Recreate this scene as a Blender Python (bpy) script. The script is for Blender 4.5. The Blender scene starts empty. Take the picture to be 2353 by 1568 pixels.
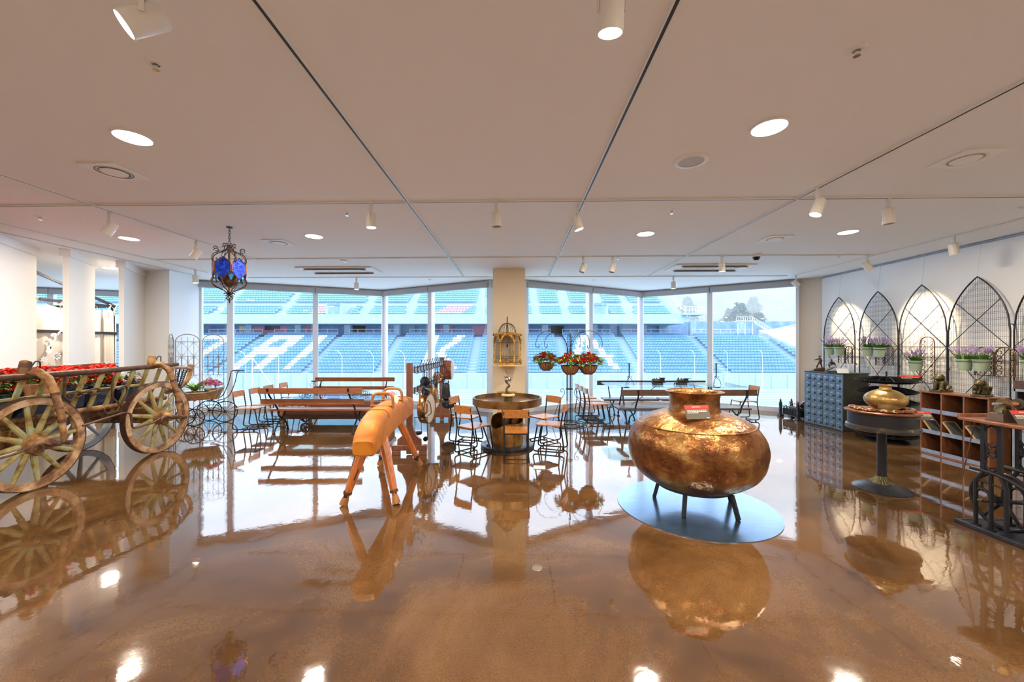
import bpy, math, random
from math import sin, cos, pi, radians as R, sqrt, atan2
from mathutils import Vector, Matrix
random.seed(7)
S = bpy.context.scene
COL = S.collection
# ---------------------------------------------------------------- camera, sky, exposure
CH = 1.55
cd = bpy.data.cameras.new('camera'); cam = bpy.data.objects.new('camera', cd); COL.objects.link(cam)
cam.location = (0, 0, CH); cam.rotation_euler = (R(90), 0, 0)
cd.sensor_width = 36; cd.lens = 890/2353*36; cd.shift_y = 11/2353; cd.clip_start = .05; cd.clip_end = 600
S.camera = cam
S.view_settings.view_transform = 'Standard'; S.view_settings.look = 'None'
S.view_settings.gamma = 1; S.view_settings.use_curve_mapping = False
S.view_settings.exposure = 0.36
w = bpy.data.worlds.new('overcast_sky'); S.world = w; w.use_nodes = True
nt = w.node_tree; bg = nt.nodes['Background']
tc = nt.nodes.new('ShaderNodeTexCoord'); sp = nt.nodes.new('ShaderNodeSeparateXYZ'); cr = nt.nodes.new('ShaderNodeValToRGB')
nt.links.new(tc.outputs['Generated'], sp.inputs[0]); nt.links.new(sp.outputs['Z'], cr.inputs[0])
cr.color_ramp.elements[0].position = 0; cr.color_ramp.elements[0].color = (.34, .43, .56, 1)
cr.color_ramp.elements[1].position = .85; cr.color_ramp.elements[1].color = (.88, .95, 1, 1)
nt.links.new(cr.outputs[0], bg.inputs['Color']); bg.inputs['Strength'].default_value = 4.8
CEIL = 3.08
LAMP = (1, .87, .71)
DOWN_W = 52
# ---------------------------------------------------------------- mesh builder
class MB:
    def __init__(s): s.v = []; s.f = []; s.M = None
    def add(s, vs, fs):
        n = len(s.v)
        if s.M is not None: vs = [s.M @ Vector(p) for p in vs]
        s.v += [tuple(p) for p in vs]; s.f += [tuple(i+n for i in f) for f in fs]; return s
    def box(s, c, d, rz=0, M=None, taper=1):
        x, y, z = d[0]/2, d[1]/2, d[2]/2; t = taper
        p = [(-x*t,-y*t,-z),(x*t,-y*t,-z),(x*t,y*t,-z),(-x*t,y*t,-z),(-x,-y,z),(x,-y,z),(x,y,z),(-x,y,z)]
        if M is not None: p = [M @ Vector(q) for q in p]
        if rz: p = [(q[0]*cos(rz)-q[1]*sin(rz), q[0]*sin(rz)+q[1]*cos(rz), q[2]) for q in p]
        p = [(q[0]+c[0], q[1]+c[1], q[2]+c[2]) for q in p]
        return s.add(p, [(0,3,2,1),(4,5,6,7),(0,1,5,4),(1,2,6,5),(2,3,7,6),(3,0,4,7)])
    def bar(s, a, b, w, h=None, up=(0,0,1)):
        h = h or w; a = Vector(a); b = Vector(b); d = b-a; L = d.length; d.normalize()
        u = Vector(up); x = d.cross(u)
        if x.length < 1e-4: x = d.cross(Vector((1,0,0)))
        x.normalize(); y = x.cross(d)
        p = [a+x*i*w/2+y*j*h/2 for i, j in ((-1,-1),(1,-1),(1,1),(-1,1))]
        q = [k+d*L for k in p]
        return s.add(p+q, [(0,3,2,1),(4,5,6,7),(0,1,5,4),(1,2,6,5),(2,3,7,6),(3,0,4,7)])
    def tube(s, pts, r, n=8, closed=False, sx=1):
        pts = [Vector(p) for p in pts]; m = len(pts)
        rr = r if isinstance(r, (list, tuple)) else [r]*m
        vs = []; N = None
        for i, p in enumerate(pts):
            if closed: t = pts[(i+1) % m]-pts[i-1]
            else: t = pts[min(i+1, m-1)]-pts[max(i-1, 0)]
            if t.length < 1e-9: t = Vector((0,0,1))
            t.normalize()
            if N is None:
                N = t.cross(Vector((0,0,1)))
                if N.length < .1: N = t.cross(Vector((0,1,0)))
                N.normalize()
            else:
                N = N - t*N.dot(t)
                if N.length < 1e-6: N = t.orthogonal()
                N.normalize()
            B = t.cross(N)
            for k in range(n):
                a = 2*pi*k/n; vs.append(p+(N*cos(a)*sx+B*sin(a))*rr[i])
        fs = []
        for i in range(m if closed else m-1):
            for k in range(n):
                a = i*n+k; b = i*n+(k+1) % n; c = ((i+1) % m)*n+(k+1) % n; d = ((i+1) % m)*n+k
                fs.append((a, b, c, d))
        if not closed: fs += [tuple(reversed(range(n))), tuple(range((m-1)*n, m*n))]
        return s.add(vs, fs)
    def lathe(s, prof, c=(0,0,0), n=32, axis='z', a0=0, a1=2*pi, wob=None):
        full = abs(a1-a0-2*pi) < 1e-6; k = n if full else n+1; vs = []
        for j in range(k):
            a = a0+(a1-a0)*j/n
            for i, (r, z) in enumerate(prof):
                q = wob(a, i, r) if wob else r
                p = (q*cos(a), q*sin(a), z)
                if axis == 'x': p = (p[2], p[0], p[1])
                if axis == 'y': p = (p[1], p[2], p[0])
                vs.append((p[0]+c[0], p[1]+c[1], p[2]+c[2]))
        m = len(prof); fs = []
        for j in range(n):
            j2 = (j+1) % k
            for i in range(m-1): fs.append((j*m+i, j2*m+i, j2*m+i+1, j*m+i+1))
        return s.add(vs, fs)
    def cyl(s, c, r, h, n=24, axis='z', r2=None):
        r2 = r if r2 is None else r2
        return s.lathe([(1e-4,-h/2),(r,-h/2),(r2,h/2),(1e-4,h/2)], c, n, axis)
    def ring(s, c, R_, w, t, n=36, axis='z'):   # flat ring: mean radius, radial width, axial thickness
        a, b = R_-w/2, R_+w/2
        return s.lathe([(a,-t/2),(b,-t/2),(b,t/2),(a,t/2),(a,-t/2)], c, n, axis)
    def ball(s, c, r, n=12, m=8):
        if not isinstance(r, (tuple, list)): r = (r, r, r)
        vs = [(c[0], c[1], c[2]-r[2])]
        for i in range(1, m):
            t = -pi/2+pi*i/m
            for k in range(n): a = 2*pi*k/n; vs.append((c[0]+r[0]*cos(t)*cos(a), c[1]+r[1]*cos(t)*sin(a), c[2]+r[2]*sin(t)))
        vs.append((c[0], c[1], c[2]+r[2])); L = len(vs)-1; fs = []
        for k in range(n): fs.append((0, 1+(k+1) % n, 1+k)); fs.append((L, L-n+k, L-n+(k+1) % n))
        for i in range(m-2):
            for k in range(n): a = 1+i*n; fs.append((a+k, a+(k+1) % n, a+n+(k+1) % n, a+n+k))
        return s.add(vs, fs)
    def prism(s, poly, z0, z1):                  # poly in xy, extruded in z
        n = len(poly); vs = [(x, y, z0) for x, y in poly]+[(x, y, z1) for x, y in poly]
        fs = [tuple(reversed(range(n))), tuple(range(n, 2*n))]+[(i, (i+1) % n, n+(i+1) % n, n+i) for i in range(n)]
        return s.add(vs, fs)
    def plate(s, poly, x0, x1):                  # poly in yz, extruded in x
        n = len(poly); vs = [(x0, y, z) for y, z in poly]+[(x1, y, z) for y, z in poly]
        fs = [tuple(reversed(range(n))), tuple(range(n, 2*n))]+[(i, (i+1) % n, n+(i+1) % n, n+i) for i in range(n)]
        return s.add(vs, fs)
    def plate_y(s, poly, y0, y1):                # poly in xz, extruded in y
        n = len(poly); vs = [(x, y0, z) for x, z in poly]+[(x, y1, z) for x, z in poly]
        fs = [tuple(range(n)), tuple(reversed(range(n, 2*n)))]+[(i, n+i, n+(i+1) % n, (i+1) % n) for i in range(n)]
        return s.add(vs, fs)
    def leaf(s, b, d, L, W, up=(0,0,1), droop=.3, fold=.25):
        b = Vector(b); d = Vector(d).normalized(); u = Vector(up); x = d.cross(u)
        if x.length < 1e-3: x = d.cross(Vector((1,0,.2)))
        x.normalize(); nn = x.cross(d)
        m = b+d*L*.45; t = b+d*L-nn*L*droop
        return s.add([b, m+x*W/2+nn*W*fold, t, m-x*W/2+nn*W*fold, m], [(0,1,4),(1,2,4),(2,3,4),(3,0,4)])
    def build(s, name, m, parent=None, smooth=True, loc=None, bevel=0, ang=35):
        me = bpy.data.meshes.new(name); me.from_pydata(s.v, [], s.f); me.materials.append(m)
        me.validate(); me.update()
        if smooth:
            me.polygons.foreach_set('use_smooth', [True]*len(me.polygons))
            try: me.set_sharp_from_angle(angle=R(ang))
            except Exception: pass
        o = bpy.data.objects.new(name, me); COL.objects.link(o)
        if parent: o.parent = parent
        if loc: o.location = loc
        if bevel:
            b = o.modifiers.new('bevel', 'BEVEL'); b.width = bevel; b.segments = 2; b.limit_method = 'ANGLE'
        return o
def tag(o, label=None, cat=None, group=None, kind=None):
    if label: o['label'] = label
    if cat: o['category'] = cat
    if group: o['group'] = group
    if kind: o['kind'] = kind
    return o
def thing(name, label, cat, loc=(0,0,0), rz=0, group=None):
    o = bpy.data.objects.new(name, None); COL.objects.link(o); o.location = loc; o.rotation_euler = (0,0,rz); o.empty_display_size = .05
    return tag(o, label, cat, group)
KIDS = {}
def copy_tree(o, parent=None):
    c = o.copy(); COL.objects.link(c); c.parent = parent
    for ch in list(o.children): copy_tree(ch, c)
    return c
def dup(o, loc, rz, label, group=None):
    c = copy_tree(o); c.location = loc; c.rotation_euler = (0,0,rz); c['label'] = label
    if group: c['group'] = group
    return c
def fillet(pts, r, k=5):
    pts = [Vector(p) for p in pts]; out = [pts[0]]
    for i in range(1, len(pts)-1):
        a, b, c = pts[i-1], pts[i], pts[i+1]; u = (a-b); v = (c-b); q = min(r, u.length*.45, v.length*.45)
        p0 = b+u.normalized()*q; p2 = b+v.normalized()*q
        for j in range(k+1):
            t = j/k; out.append(p0*(1-t)**2+b*2*t*(1-t)+p2*t*t)
    return out+[pts[-1]]
def spiral(c, r0, r1, a0, a1, n=14, plane='xz'):
    out = []
    for i in range(n+1):
        t = i/n; a = a0+(a1-a0)*t; r = r0+(r1-r0)*t
        p = (r*cos(a), r*sin(a))
        out.append({'xz': (c[0]+p[0], c[1], c[2]+p[1]), 'yz': (c[0], c[1]+p[0], c[2]+p[1]), 'xy': (c[0]+p[0], c[1]+p[1], c[2])}[plane])
    return out
def bez(a, b, c, d, n=10):
    a, b, c, d = map(Vector, (a, b, c, d))
    return [a*(1-t)**3+b*3*t*(1-t)**2+c*3*t*t*(1-t)+d*t**3 for t in [i/n for i in range(n+1)]]
# pixel of the photograph -> point: on a level plane z, or at distance y
def G(px, py, z=0): y = 890*(CH-z)/(py-795); return ((px-1176.5)/890*y, y, z)
def P(px, py, y): return ((px-1176.5)/890*y, y, CH+(795-py)/890*y)
# ---------------------------------------------------------------- materials
def mat(name, col, rough=.5, metal=0, col2=None, scale=8, detail=4, bump=0, bscale=None, stretch=None, coat=0, ior=1.5, lo=.35, hi=.65, em=None, ems=0, trans=0, third=None, crough=.05, alpha=1, sss=0, rv=0):
    m = bpy.data.materials.new(name); m.use_nodes = True; t = m.node_tree; b = t.nodes['Principled BSDF']
    b.inputs['Base Color'].default_value = (*col, 1); b.inputs['Roughness'].default_value = rough; b.inputs['Metallic'].default_value = metal
    b.inputs['IOR'].default_value = ior; b.inputs['Coat Weight'].default_value = coat; b.inputs['Coat Roughness'].default_value = crough
    b.inputs['Transmission Weight'].default_value = trans
    if em: b.inputs['Emission Color'].default_value = (*em, 1); b.inputs['Emission Strength'].default_value = ems
    if col2 or bump or rv:
        tc = t.nodes.new('ShaderNodeTexCoord'); mp = t.nodes.new('ShaderNodeMapping'); t.links.new(tc.outputs['Object'], mp.inputs[0])
        if stretch: mp.inputs['Scale'].default_value = stretch
        nz = t.nodes.new('ShaderNodeTexNoise'); nz.inputs['Scale'].default_value = scale; nz.inputs['Detail'].default_value = detail; nz.inputs['Roughness'].default_value = .6
        t.links.new(mp.outputs[0], nz.inputs['Vector'])
        if col2:
            r = t.nodes.new('ShaderNodeValToRGB'); r.color_ramp.elements[0].position = lo; r.color_ramp.elements[1].position = hi
            r.color_ramp.elements[0].color = (*col, 1); r.color_ramp.elements[1].color = (*col2, 1)
            if third: e = r.color_ramp.elements.new((lo+hi)/2); e.color = (*third, 1)
            t.links.new(nz.outputs['Fac'], r.inputs[0]); t.links.new(r.outputs[0], b.inputs['Base Color'])
        if rv:
            mr = t.nodes.new('ShaderNodeMapRange'); mr.inputs['To Min'].default_value = max(0, rough-rv); mr.inputs['To Max'].default_value = rough+rv
            t.links.new(nz.outputs['Fac'], mr.inputs[0]); t.links.new(mr.outputs[0], b.inputs['Roughness'])
        if bump:
            n2 = nz
            if bscale:
                n2 = t.nodes.new('ShaderNodeTexNoise'); n2.inputs['Scale'].default_value = bscale; n2.inputs['Detail'].default_value = 3; t.links.new(mp.outputs[0], n2.inputs['Vector'])
            bp = t.nodes.new('ShaderNodeBump'); bp.inputs['Strength'].default_value = bump; bp.inputs['Distance'].default_value = .02
            t.links.new(n2.outputs['Fac'], bp.inputs['Height']); t.links.new(bp.outputs[0], b.inputs['Normal'])
    return m
WHITE = mat('white_paint', (.88, .875, .87), .6)
CEILM = mat('ceiling_paint', (.84, .82, .80), .75)
CREAM = mat('cream_paint', (.80, .68, .50), .55)
BEIGE = mat('beige_paint', (.66, .60, .52), .6)
FRAME = mat('window_frame_white', (.72, .76, .84), .35)
BLIND = mat('blind_fabric_grey', (.42, .45, .48), .8)
BLACK = mat('black_iron', (.018, .018, .022), .38, .3)
IRON = mat('dark_iron', (.03, .035, .045), .35, .5, (.06,.06,.07), 20)
RUST = mat('rusty_iron', (.075, .042, .030), .5, .45, (.16,.085,.05), 25, bump=.2)
CHWOOD = mat('chair_wood', (.42, .145, .025), .35, 0, (.60, .25, .06), 5, stretch=(1,8,8), coat=.3)
BENWOOD = mat('bench_wood', (.20, .062, .028), .35, 0, (.33, .11, .045), 6, stretch=(1,9,9), coat=.35)
DKWOOD = mat('dark_wood', (.055, .028, .018), .45, 0, (.11,.05,.03), 6, stretch=(1,8,8), coat=.2)
RDWOOD = mat('red_brown_wood', (.17, .06, .032), .4, 0, (.26,.095,.05), 6, stretch=(8,8,1), coat=.3)
CUBWOOD = mat('shelf_wood', (.16, .055, .022), .45, 0, (.27,.10,.04), 5, stretch=(3,3,1), coat=.25)
AGED = mat('aged_timber', (.10, .042, .018), .55, 0, (.46, .27, .10), 7, 7, bump=.5, bscale=30, third=(.28,.13,.045), lo=.38, hi=.62)
RIMWOOD = mat('worn_rim_timber', (.20, .09, .045), .6, 0, (.62, .44, .28), 6, 8, bump=.5, bscale=26, third=(.42,.24,.12), lo=.38, hi=.62)
SPOKEW = mat('green_painted_timber', (.22, .15, .045), .55, 0, (.38, .42, .26), 7, 7, bump=.35, bscale=30, third=(.38,.30,.10), lo=.38, hi=.62)
FARWHEEL = mat('grey_painted_timber', (.28, .32, .36), .6, 0, (.45,.47,.48), 10, bump=.2)
LEATHER = mat('ochre_leather', (.42, .115, .004), .5, 0, (.60, .205, .010), 5, bump=.12, bscale=60, third=(.56,.185,.008))
LEATHER2 = mat('worn_tan_leather', (.32, .12, .035), .45, 0, (.46,.21,.07), 8, bump=.15, bscale=50)
LEGWOOD = mat('orange_varnished_wood', (.46, .12, .025), .3, 0, (.62,.21,.05), 6, stretch=(8,8,1), coat=.5)
COPPER = mat('hammered_copper', (.13, .045, .016), .30, .72, (.42, .24, .085), 4.5, 10, bump=.75, bscale=12, third=(.24,.10,.03), rv=.12)
BRASS = mat('aged_brass_plate', (.17, .10, .045), .3, .85, (.42, .26, .10), 5, 6, bump=.15, rv=.12, third=(.28,.16,.07))
GOLD = mat('gilded_wood', (.26, .12, .025), .38, .6, (.80, .45, .10), 22, bump=.6, bscale=45, third=(.60,.32,.06))
POTGOLD = mat('hammered_brass', (.30, .18, .06), .33, .75, (.58, .38, .13), 7, 6, bump=.25, bscale=28, rv=.1)
CUSHINY = mat('polished_copper', (.72, .32, .13), .2, .95, (.82,.42,.2), 12)
STEEL = mat('brushed_steel_plate', (.20, .34, .56), .2, .9, (.25,.40,.62), 3, stretch=(1,14,1), rv=.05)
CHROME = mat('chrome', (.85,.86,.88), .08, 1)
CABINET = mat('enamel_window_blue', (.075, .135, .20), .3, .2, (.13, .21, .29), 9, coat=.4, bump=.08)  # drawer fronts: blue window reflection put into the enamel colour
CABSIDE = mat('olive_black_enamel', (.030, .030, .022), .35, .2, (.05,.05,.035), 6, coat=.3)
ZINC = mat('zinc_strip', (.30,.33,.40), .35, .7, (.42,.46,.52), 14)
PLANTER = mat('slate_blue_planter', (.035,.055,.12), .45, 0, (.06,.09,.17), 6)
REDP = mat('poinsettia_red', (.72, .012, .008), .5, 0, (.85,.05,.012), 6)
GREEN = mat('leaf_green', (.045,.13,.02), .5, 0, (.13,.26,.04), 5)
LIME = mat('fresh_green', (.14,.36,.03), .5, 0, (.30,.55,.09), 7)
REDG = mat('geranium_red', (.72,.01,.02), .5, 0, (.9,.05,.05), 12)
PURP = mat('lavender_purple', (.26,.17,.40), .7, 0, (.42,.32,.55), 20)
PINK = mat('rose_pink', (.70,.30,.45), .6, 0, (.88,.62,.72), 14)
MAGENTA = mat('rose_magenta', (.42,.05,.22), .6, 0, (.6,.15,.35), 14)
COIR = mat('coir_liner', (.30,.13,.045), .9, 0, (.46,.23,.09), 40, bump=.6)
WICKER = mat('wicker', (.25,.11,.04), .7, 0, (.50,.27,.10), 30, stretch=(1,1,6), bump=.8)
WICKERG = mat('grey_wicker', (.40,.38,.36), .7, 0, (.6,.57,.52), 30, bump=.8)
POTGREEN = mat('pale_green_enamel', (.33,.43,.30), .4, 0, (.40,.49,.35), 6)
FIX = mat('spotlight_enamel', (.74,.70,.64), .35)
SLOT = mat('track_slot_black', (.012,.012,.012), .4)
TRACKW = mat('track_white', (.80,.78,.74), .4)
GLOWM = mat('lamp_glow', (1,.9,.7), .5, em=(1,.86,.62), ems=14)
CLOTH = mat('curtain_cloth', (.62,.56,.49), .85, 0, (.68,.62,.55), 3)
LACE = mat('white_applique', (.85,.86,.88), .7)
RED = mat('sign_red', (.75,.035,.018), .4)
SIGNG = mat('sign_grey', (.10,.09,.07), .45)
SIGNW = mat('sign_lettering', (.8,.76,.66), .5)
PAPER = mat('white_paper', (.82,.84,.86), .5)
MARBLE = mat('honey_marble', (.75,.50,.20), .3, 0, (.85,.62,.3), 9)
BRONZE = mat('green_bronze', (.05,.045,.025), .35, .6, (.16,.13,.05), 14, bump=.5, bscale=40)
BRONZE2 = mat('brown_bronze', (.06,.03,.022), .3, .7, (.12,.06,.04), 14)
SCREEN = mat('weathered_iron_paint', (.20,.18,.16), .6, .2, (.42,.36,.30), 30)
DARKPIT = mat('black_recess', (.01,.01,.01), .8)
PEG = mat('grey_metal', (.30,.33,.38), .4, .5, (.38,.42,.46), 9)
def glass(name, tint, refl=1.0, ior=1.5, rough=0):
    m = bpy.data.materials.new(name); m.use_nodes = True; t = m.node_tree; t.nodes.clear()
    o = t.nodes.new('ShaderNodeOutputMaterial'); mx = t.nodes.new('ShaderNodeMixShader'); tr = t.nodes.new('ShaderNodeBsdfTransparent'); gl = t.nodes.new('ShaderNodeBsdfGlossy'); fr = t.nodes.new('ShaderNodeFresnel')
    tr.inputs[0].default_value = (*tint, 1); gl.inputs['Roughness'].default_value = rough; fr.inputs[0].default_value = ior; gl.inputs[0].default_value = (refl,refl,refl,1)
    ge = t.nodes.new('ShaderNodeNewGeometry'); ma = t.nodes.new('ShaderNodeMath'); ma.operation = 'SUBTRACT'; ma.use_clamp = True; t.links.new(fr.outputs[0], ma.inputs[0]); t.links.new(ge.outputs['Backfacing'], ma.inputs[1])
    t.links.new(ma.outputs[0], mx.inputs[0]); t.links.new(tr.outputs[0], mx.inputs[1]); t.links.new(gl.outputs[0], mx.inputs[2]); t.links.new(mx.outputs[0], o.inputs[0])
    return m
PANE = glass('window_glass', (.96,.98,1), 1.0, 1.5)
TOPGLASS = glass('table_glass', (.80,.93,.92), 1.0, 1.9)
def floor_material():
    m = bpy.data.materials.new('polished_concrete'); m.use_nodes = True; t = m.node_tree; b = t.nodes['Principled BSDF']; L = t.links.new
    tc = t.nodes.new('ShaderNodeTexCoord')
    def noise(sc, det=5, dist=0, st=None):
        n = t.nodes.new('ShaderNodeTexNoise'); n.inputs['Scale'].default_value = sc; n.inputs['Detail'].default_value = det; n.inputs['Distortion'].default_value = dist; n.inputs['Roughness'].default_value = .62
        if st:
            mp = t.nodes.new('ShaderNodeMapping'); mp.inputs['Scale'].default_value = st; L(tc.outputs['Object'], mp.inputs[0]); L(mp.outputs[0], n.inputs['Vector'])
        else: L(tc.outputs['Object'], n.inputs['Vector'])
        return n
    a = noise(.9, 8, .6); r = t.nodes.new('ShaderNodeValToRGB'); e = r.color_ramp.elements
    e[0].position = .32; e[0].color = (.050,.024,.010,1); e[1].position = .70; e[1].color = (.185,.103,.046,1)
    k = r.color_ramp.elements.new(.5); k.color = (.112,.056,.021,1)
    L(a.outputs['Fac'], r.inputs[0])
    s = noise(90, 3); r2 = t.nodes.new('ShaderNodeValToRGB'); r2.color_ramp.elements[0].position = .38; r2.color_ramp.elements[0].color = (.85,.85,.85,1); r2.color_ramp.elements[1].position = .64; r2.color_ramp.elements[1].color = (1.12,1.1,1.08,1)
    L(s.outputs['Fac'], r2.inputs[0])
    mx = t.nodes.new('ShaderNodeMix'); mx.data_type = 'RGBA'; mx.blend_type = 'MULTIPLY'; mx.inputs[0].default_value = 1
    L(r.outputs[0], mx.inputs[6]); L(r2.outputs[0], mx.inputs[7])
    v = t.nodes.new('ShaderNodeTexVoronoi'); v.feature = 'DISTANCE_TO_EDGE'; v.inputs['Scale'].default_value = .42
    wn = noise(1.4, 6, 0); vm = t.nodes.new('ShaderNodeVectorMath'); vm.operation = 'MULTIPLY_ADD'; vm.inputs[1].default_value = (1.3,1.3,1.3)
    L(wn.outputs['Color'], vm.inputs[0]); L(tc.outputs['Object'], vm.inputs[2]); L(vm.outputs[0], v.inputs['Vector'])
    cr = t.nodes.new('ShaderNodeValToRGB'); cr.color_ramp.elements[0].color = (.72,.68,.65,1); cr.color_ramp.elements[1].position = .006; cr.color_ramp.elements[1].color = (1,1,1,1)
    L(v.outputs['Distance'], cr.inputs[0])
    m2 = t.nodes.new('ShaderNodeMix'); m2.data_type = 'RGBA'; m2.blend_type = 'MULTIPLY'; m2.inputs[0].default_value = .8
    L(mx.outputs[2], m2.inputs[6]); L(cr.outputs[0], m2.inputs[7]); L(m2.outputs[2], b.inputs['Base Color'])
    b.inputs['IOR'].default_value = 2.0
    rr = noise(3, 4); mr = t.nodes.new('ShaderNodeMapRange'); mr.inputs['From Min'].default_value = .35; mr.inputs['From Max'].default_value = .7; mr.inputs['To Min'].default_value = .015; mr.inputs['To Max'].default_value = .07
    L(rr.outputs['Fac'], mr.inputs[0]); L(mr.outputs[0], b.inputs['Roughness'])
    b1 = noise(1.6, 2.5, .8); bp = t.nodes.new('ShaderNodeBump'); bp.inputs['Strength'].default_value = .07; bp.inputs['Distance'].default_value = .02
    L(b1.outputs['Fac'], bp.inputs['Height'])
    b2 = noise(14, 2, .3); bq = t.nodes.new('ShaderNodeBump'); bq.inputs['Strength'].default_value = .012; bq.inputs['Distance'].default_value = .02
    L(b2.outputs['Fac'], bq.inputs['Height']); L(bp.outputs[0], bq.inputs['Normal']); L(bq.outputs[0], b.inputs['Normal'])
    return m
FLOORM = floor_material()
# ---------------------------------------------------------------- room shell
WA, WB, WC, WD, WE, WF = (-7.33,9.08), (-3.54,10.75), (-.50,9.10), (.30,9.10), (3.65,10.98), (6.61,8.92)
WL = [(-15.2,9.0), (-10.75,10.9), (-7.85,9.3)]
outline = [(-15.2,-5), (6.9,-5), (6.9,8.62), WF, WE, WD, WC, WB, WA, (-7.5,9.3), WL[2], WL[1], WL[0]]
tag(MB().prism(outline, -.25, 0).build('floor', FLOORM, smooth=False), kind='structure')
tag(MB().prism(outline, CEIL, CEIL+.3).build('ceiling', CEILM, smooth=False), kind='structure')
tag(MB().box((7.0, 1.81, 1.54), (.2, 13.62, 3.08)).build('wall_right', WHITE, smooth=False), kind='structure')
tag(MB().box((-4.15, -5.1, 1.54), (22.3, .2, 3.08)).build('wall_back', WHITE, smooth=False), kind='structure')
tag(MB().box((-15.3, 2, 1.54), (.2, 14, 3.08)).build('wall_left', WHITE, smooth=False), kind='structure')
tag(MB().prism([(6.9,8.62),(6.61,8.92),(6.8,9.1),(7.1,8.8)], 0, CEIL).build('wall_far_corner', BEIGE, smooth=False), kind='structure')
# wall block between the fins and the windows
tag(MB().prism([(-7.72,8.02),(-6.90,7.80),(-7.28,9.02),(-7.5,9.3),(-7.85,9.3)], 0, CEIL).build('wall_far_left', WHITE, smooth=False), kind='structure')
o = MB().box((-.06, 8.02, CEIL/2), (.64, .66, CEIL)).build('wall_pillar', CREAM, smooth=False); tag(o, kind='structure')
for i, (x, y, L) in enumerate(((-7.04,5.24,.96), (-7.04,6.11,.92), (-7.04,6.98,1.16))):
    d = Vector((-.49,.87)); d.normalize(); q = Vector((x, y)); a = atan2(d.y, d.x)
    c = q+d*L/2; m = MB().box((c.x, c.y, CEIL/2), (L, .07, CEIL), a)
    m.box((c.x, c.y, CEIL-.06), (L+.06, .13, .12), a)
    m.box((c.x, c.y, .05), (L+.03, .09, .10), a)
    tag(m.build('wall_fin_%d' % (i+1), WHITE, smooth=False), kind='structure')
# windows
def window(n, a, b, nx0=None):
    a = Vector(a); b = Vector(b); d = (b-a).normalized(); nrm = Vector((d.y, -d.x)); ang = atan2(d.y, d.x); L = (b-a).length
    mid = (a+b)/2; f = MB()
    f.box((mid.x, mid.y, .055), (L, .16, .11), ang); f.box((mid.x, mid.y, 3.03), (L, .12, .10), ang)
    for q, s in ((a, 1), (b, -1)):
        p = q+d*.03*s; f.box((p.x, p.y, 1.54), (.06, .14, 3.08), ang)
    r = f.build('window_%d' % n, FRAME, smooth=False); tag(r, kind='structure')
    MB().box((mid.x, mid.y, 1.55), (L-.11, .012, 2.88), ang).build('pane', PANE, r, smooth=False)
    bl = mid+nrm*.10
    MB().box((bl.x, bl.y, 2.975), (L-.02, .09, .13), ang).build('blind_cassette', BLIND, r, smooth=False)
    c = b-d*.09+nrm*.09
    MB().tube([(c.x,c.y,2.95),(c.x,c.y,1.15),(c.x+.012,c.y,1.12),(c.x+.024,c.y,1.15),(c.x+.024,c.y,2.95)], .002, 4).build('blind_cord', PAPER, r)
    return r
def cut(a, b, px):     # where a window line crosses the sight line of a mullion
    k = (px-1176.5)/890; ax, ay = a; bx, by = b
    t = (k*ay-ax)/((bx-ax)-k*(by-ay)); return (ax+(bx-ax)*t, ay+(by-ay)*t)
segs = []
for a, b, cuts in ((WA, WB, (530, 725)), (WB, WC, (991,)), (WD, WE, (1354,)), (WE, WF, (1632,)), (WL[0], WL[1], (119,)), (WL[1], WL[2], ())):
    pts = [a]+[cut(a, b, c) for c in cuts]+[b]
    segs += list(zip(pts[:-1], pts[1:]))
for i, (a, b) in enumerate(segs): window(i+1, a, b)
window(len(segs)+1, WC, (-.3, 9.10)); window(len(segs)+2, (.18, 9.10), WD)
p = cut(WA, WB, 530); MB().box((p[0], p[1], 1.54), (.11,.13,3.08), .41).build('trim_1', FRAME, smooth=False)['kind'] = 'structure'
for i, p in enumerate((WB, WC, WD, WE)):
    tag(MB().cyl((p[0], p[1]-.02, 1.54), .07, 3.08, 12).build('trim_%d' % (i+2), FRAME), kind='structure')
tag(MB().box((6.885, 1.8, 3.06), (.03, 13.6, .03)).build('trim_7', PEG, smooth=False), kind='structure')
tag(MB().box((-6.86, 4, 3.077), (.03, 9, .01)).build('trim_8', mat('seam_grey', (.5,.5,.55), .6), smooth=False), kind='structure')
# ================================================================ large things first
# ---- copper cauldron on its stand and steel disc
CX, CY = 1.765, 3.755
t = MB(); t.lathe([(1e-4,0),(.718,0),(.718,.006),(1e-4,.006)], (CX,CY,.001), 96)
tag(t.build('floor_disc', STEEL, ang=60), 'large round brushed steel plate lying under the copper cauldron', 'metal plate')
root = thing('cauldron_stand', 'low black iron ring stand with four splayed legs carrying the copper cauldron', 'stand', (CX,CY,.008))
MB().ring((0,0,.210), .335, .03, .022, 48).build('ring', BLACK, root)
for k, (px, py) in enumerate(((-.315,.195),(-.222,-.275),(.235,-.335),(.402,.075))):
    MB().bar((px*.86,py*.86,.203),(px*1.0,py*1.0,0), .034, .034).build('leg', BLACK, root, bevel=.004)
def dent(a, i, r): return r*(1+.005*sin(3*a+.15*i)+.003*sin(7*a+.5*i)+.002*sin(13*a+i))
root = thing('copper_cauldron', 'huge hammered copper cauldron with wide neck on the steel disc', 'cauldron', (CX,CY,.0))
prof = [(1e-4,.20),(.20,.203),(.33,.222),(.43,.262),(.515,.322),(.572,.395),(.603,.475),(.614,.555),(.611,.63),(.592,.70),(.555,.765),(.50,.82),(.43,.863),(.35,.896),(.285,.915),(.235,.925)]
import bisect
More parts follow.
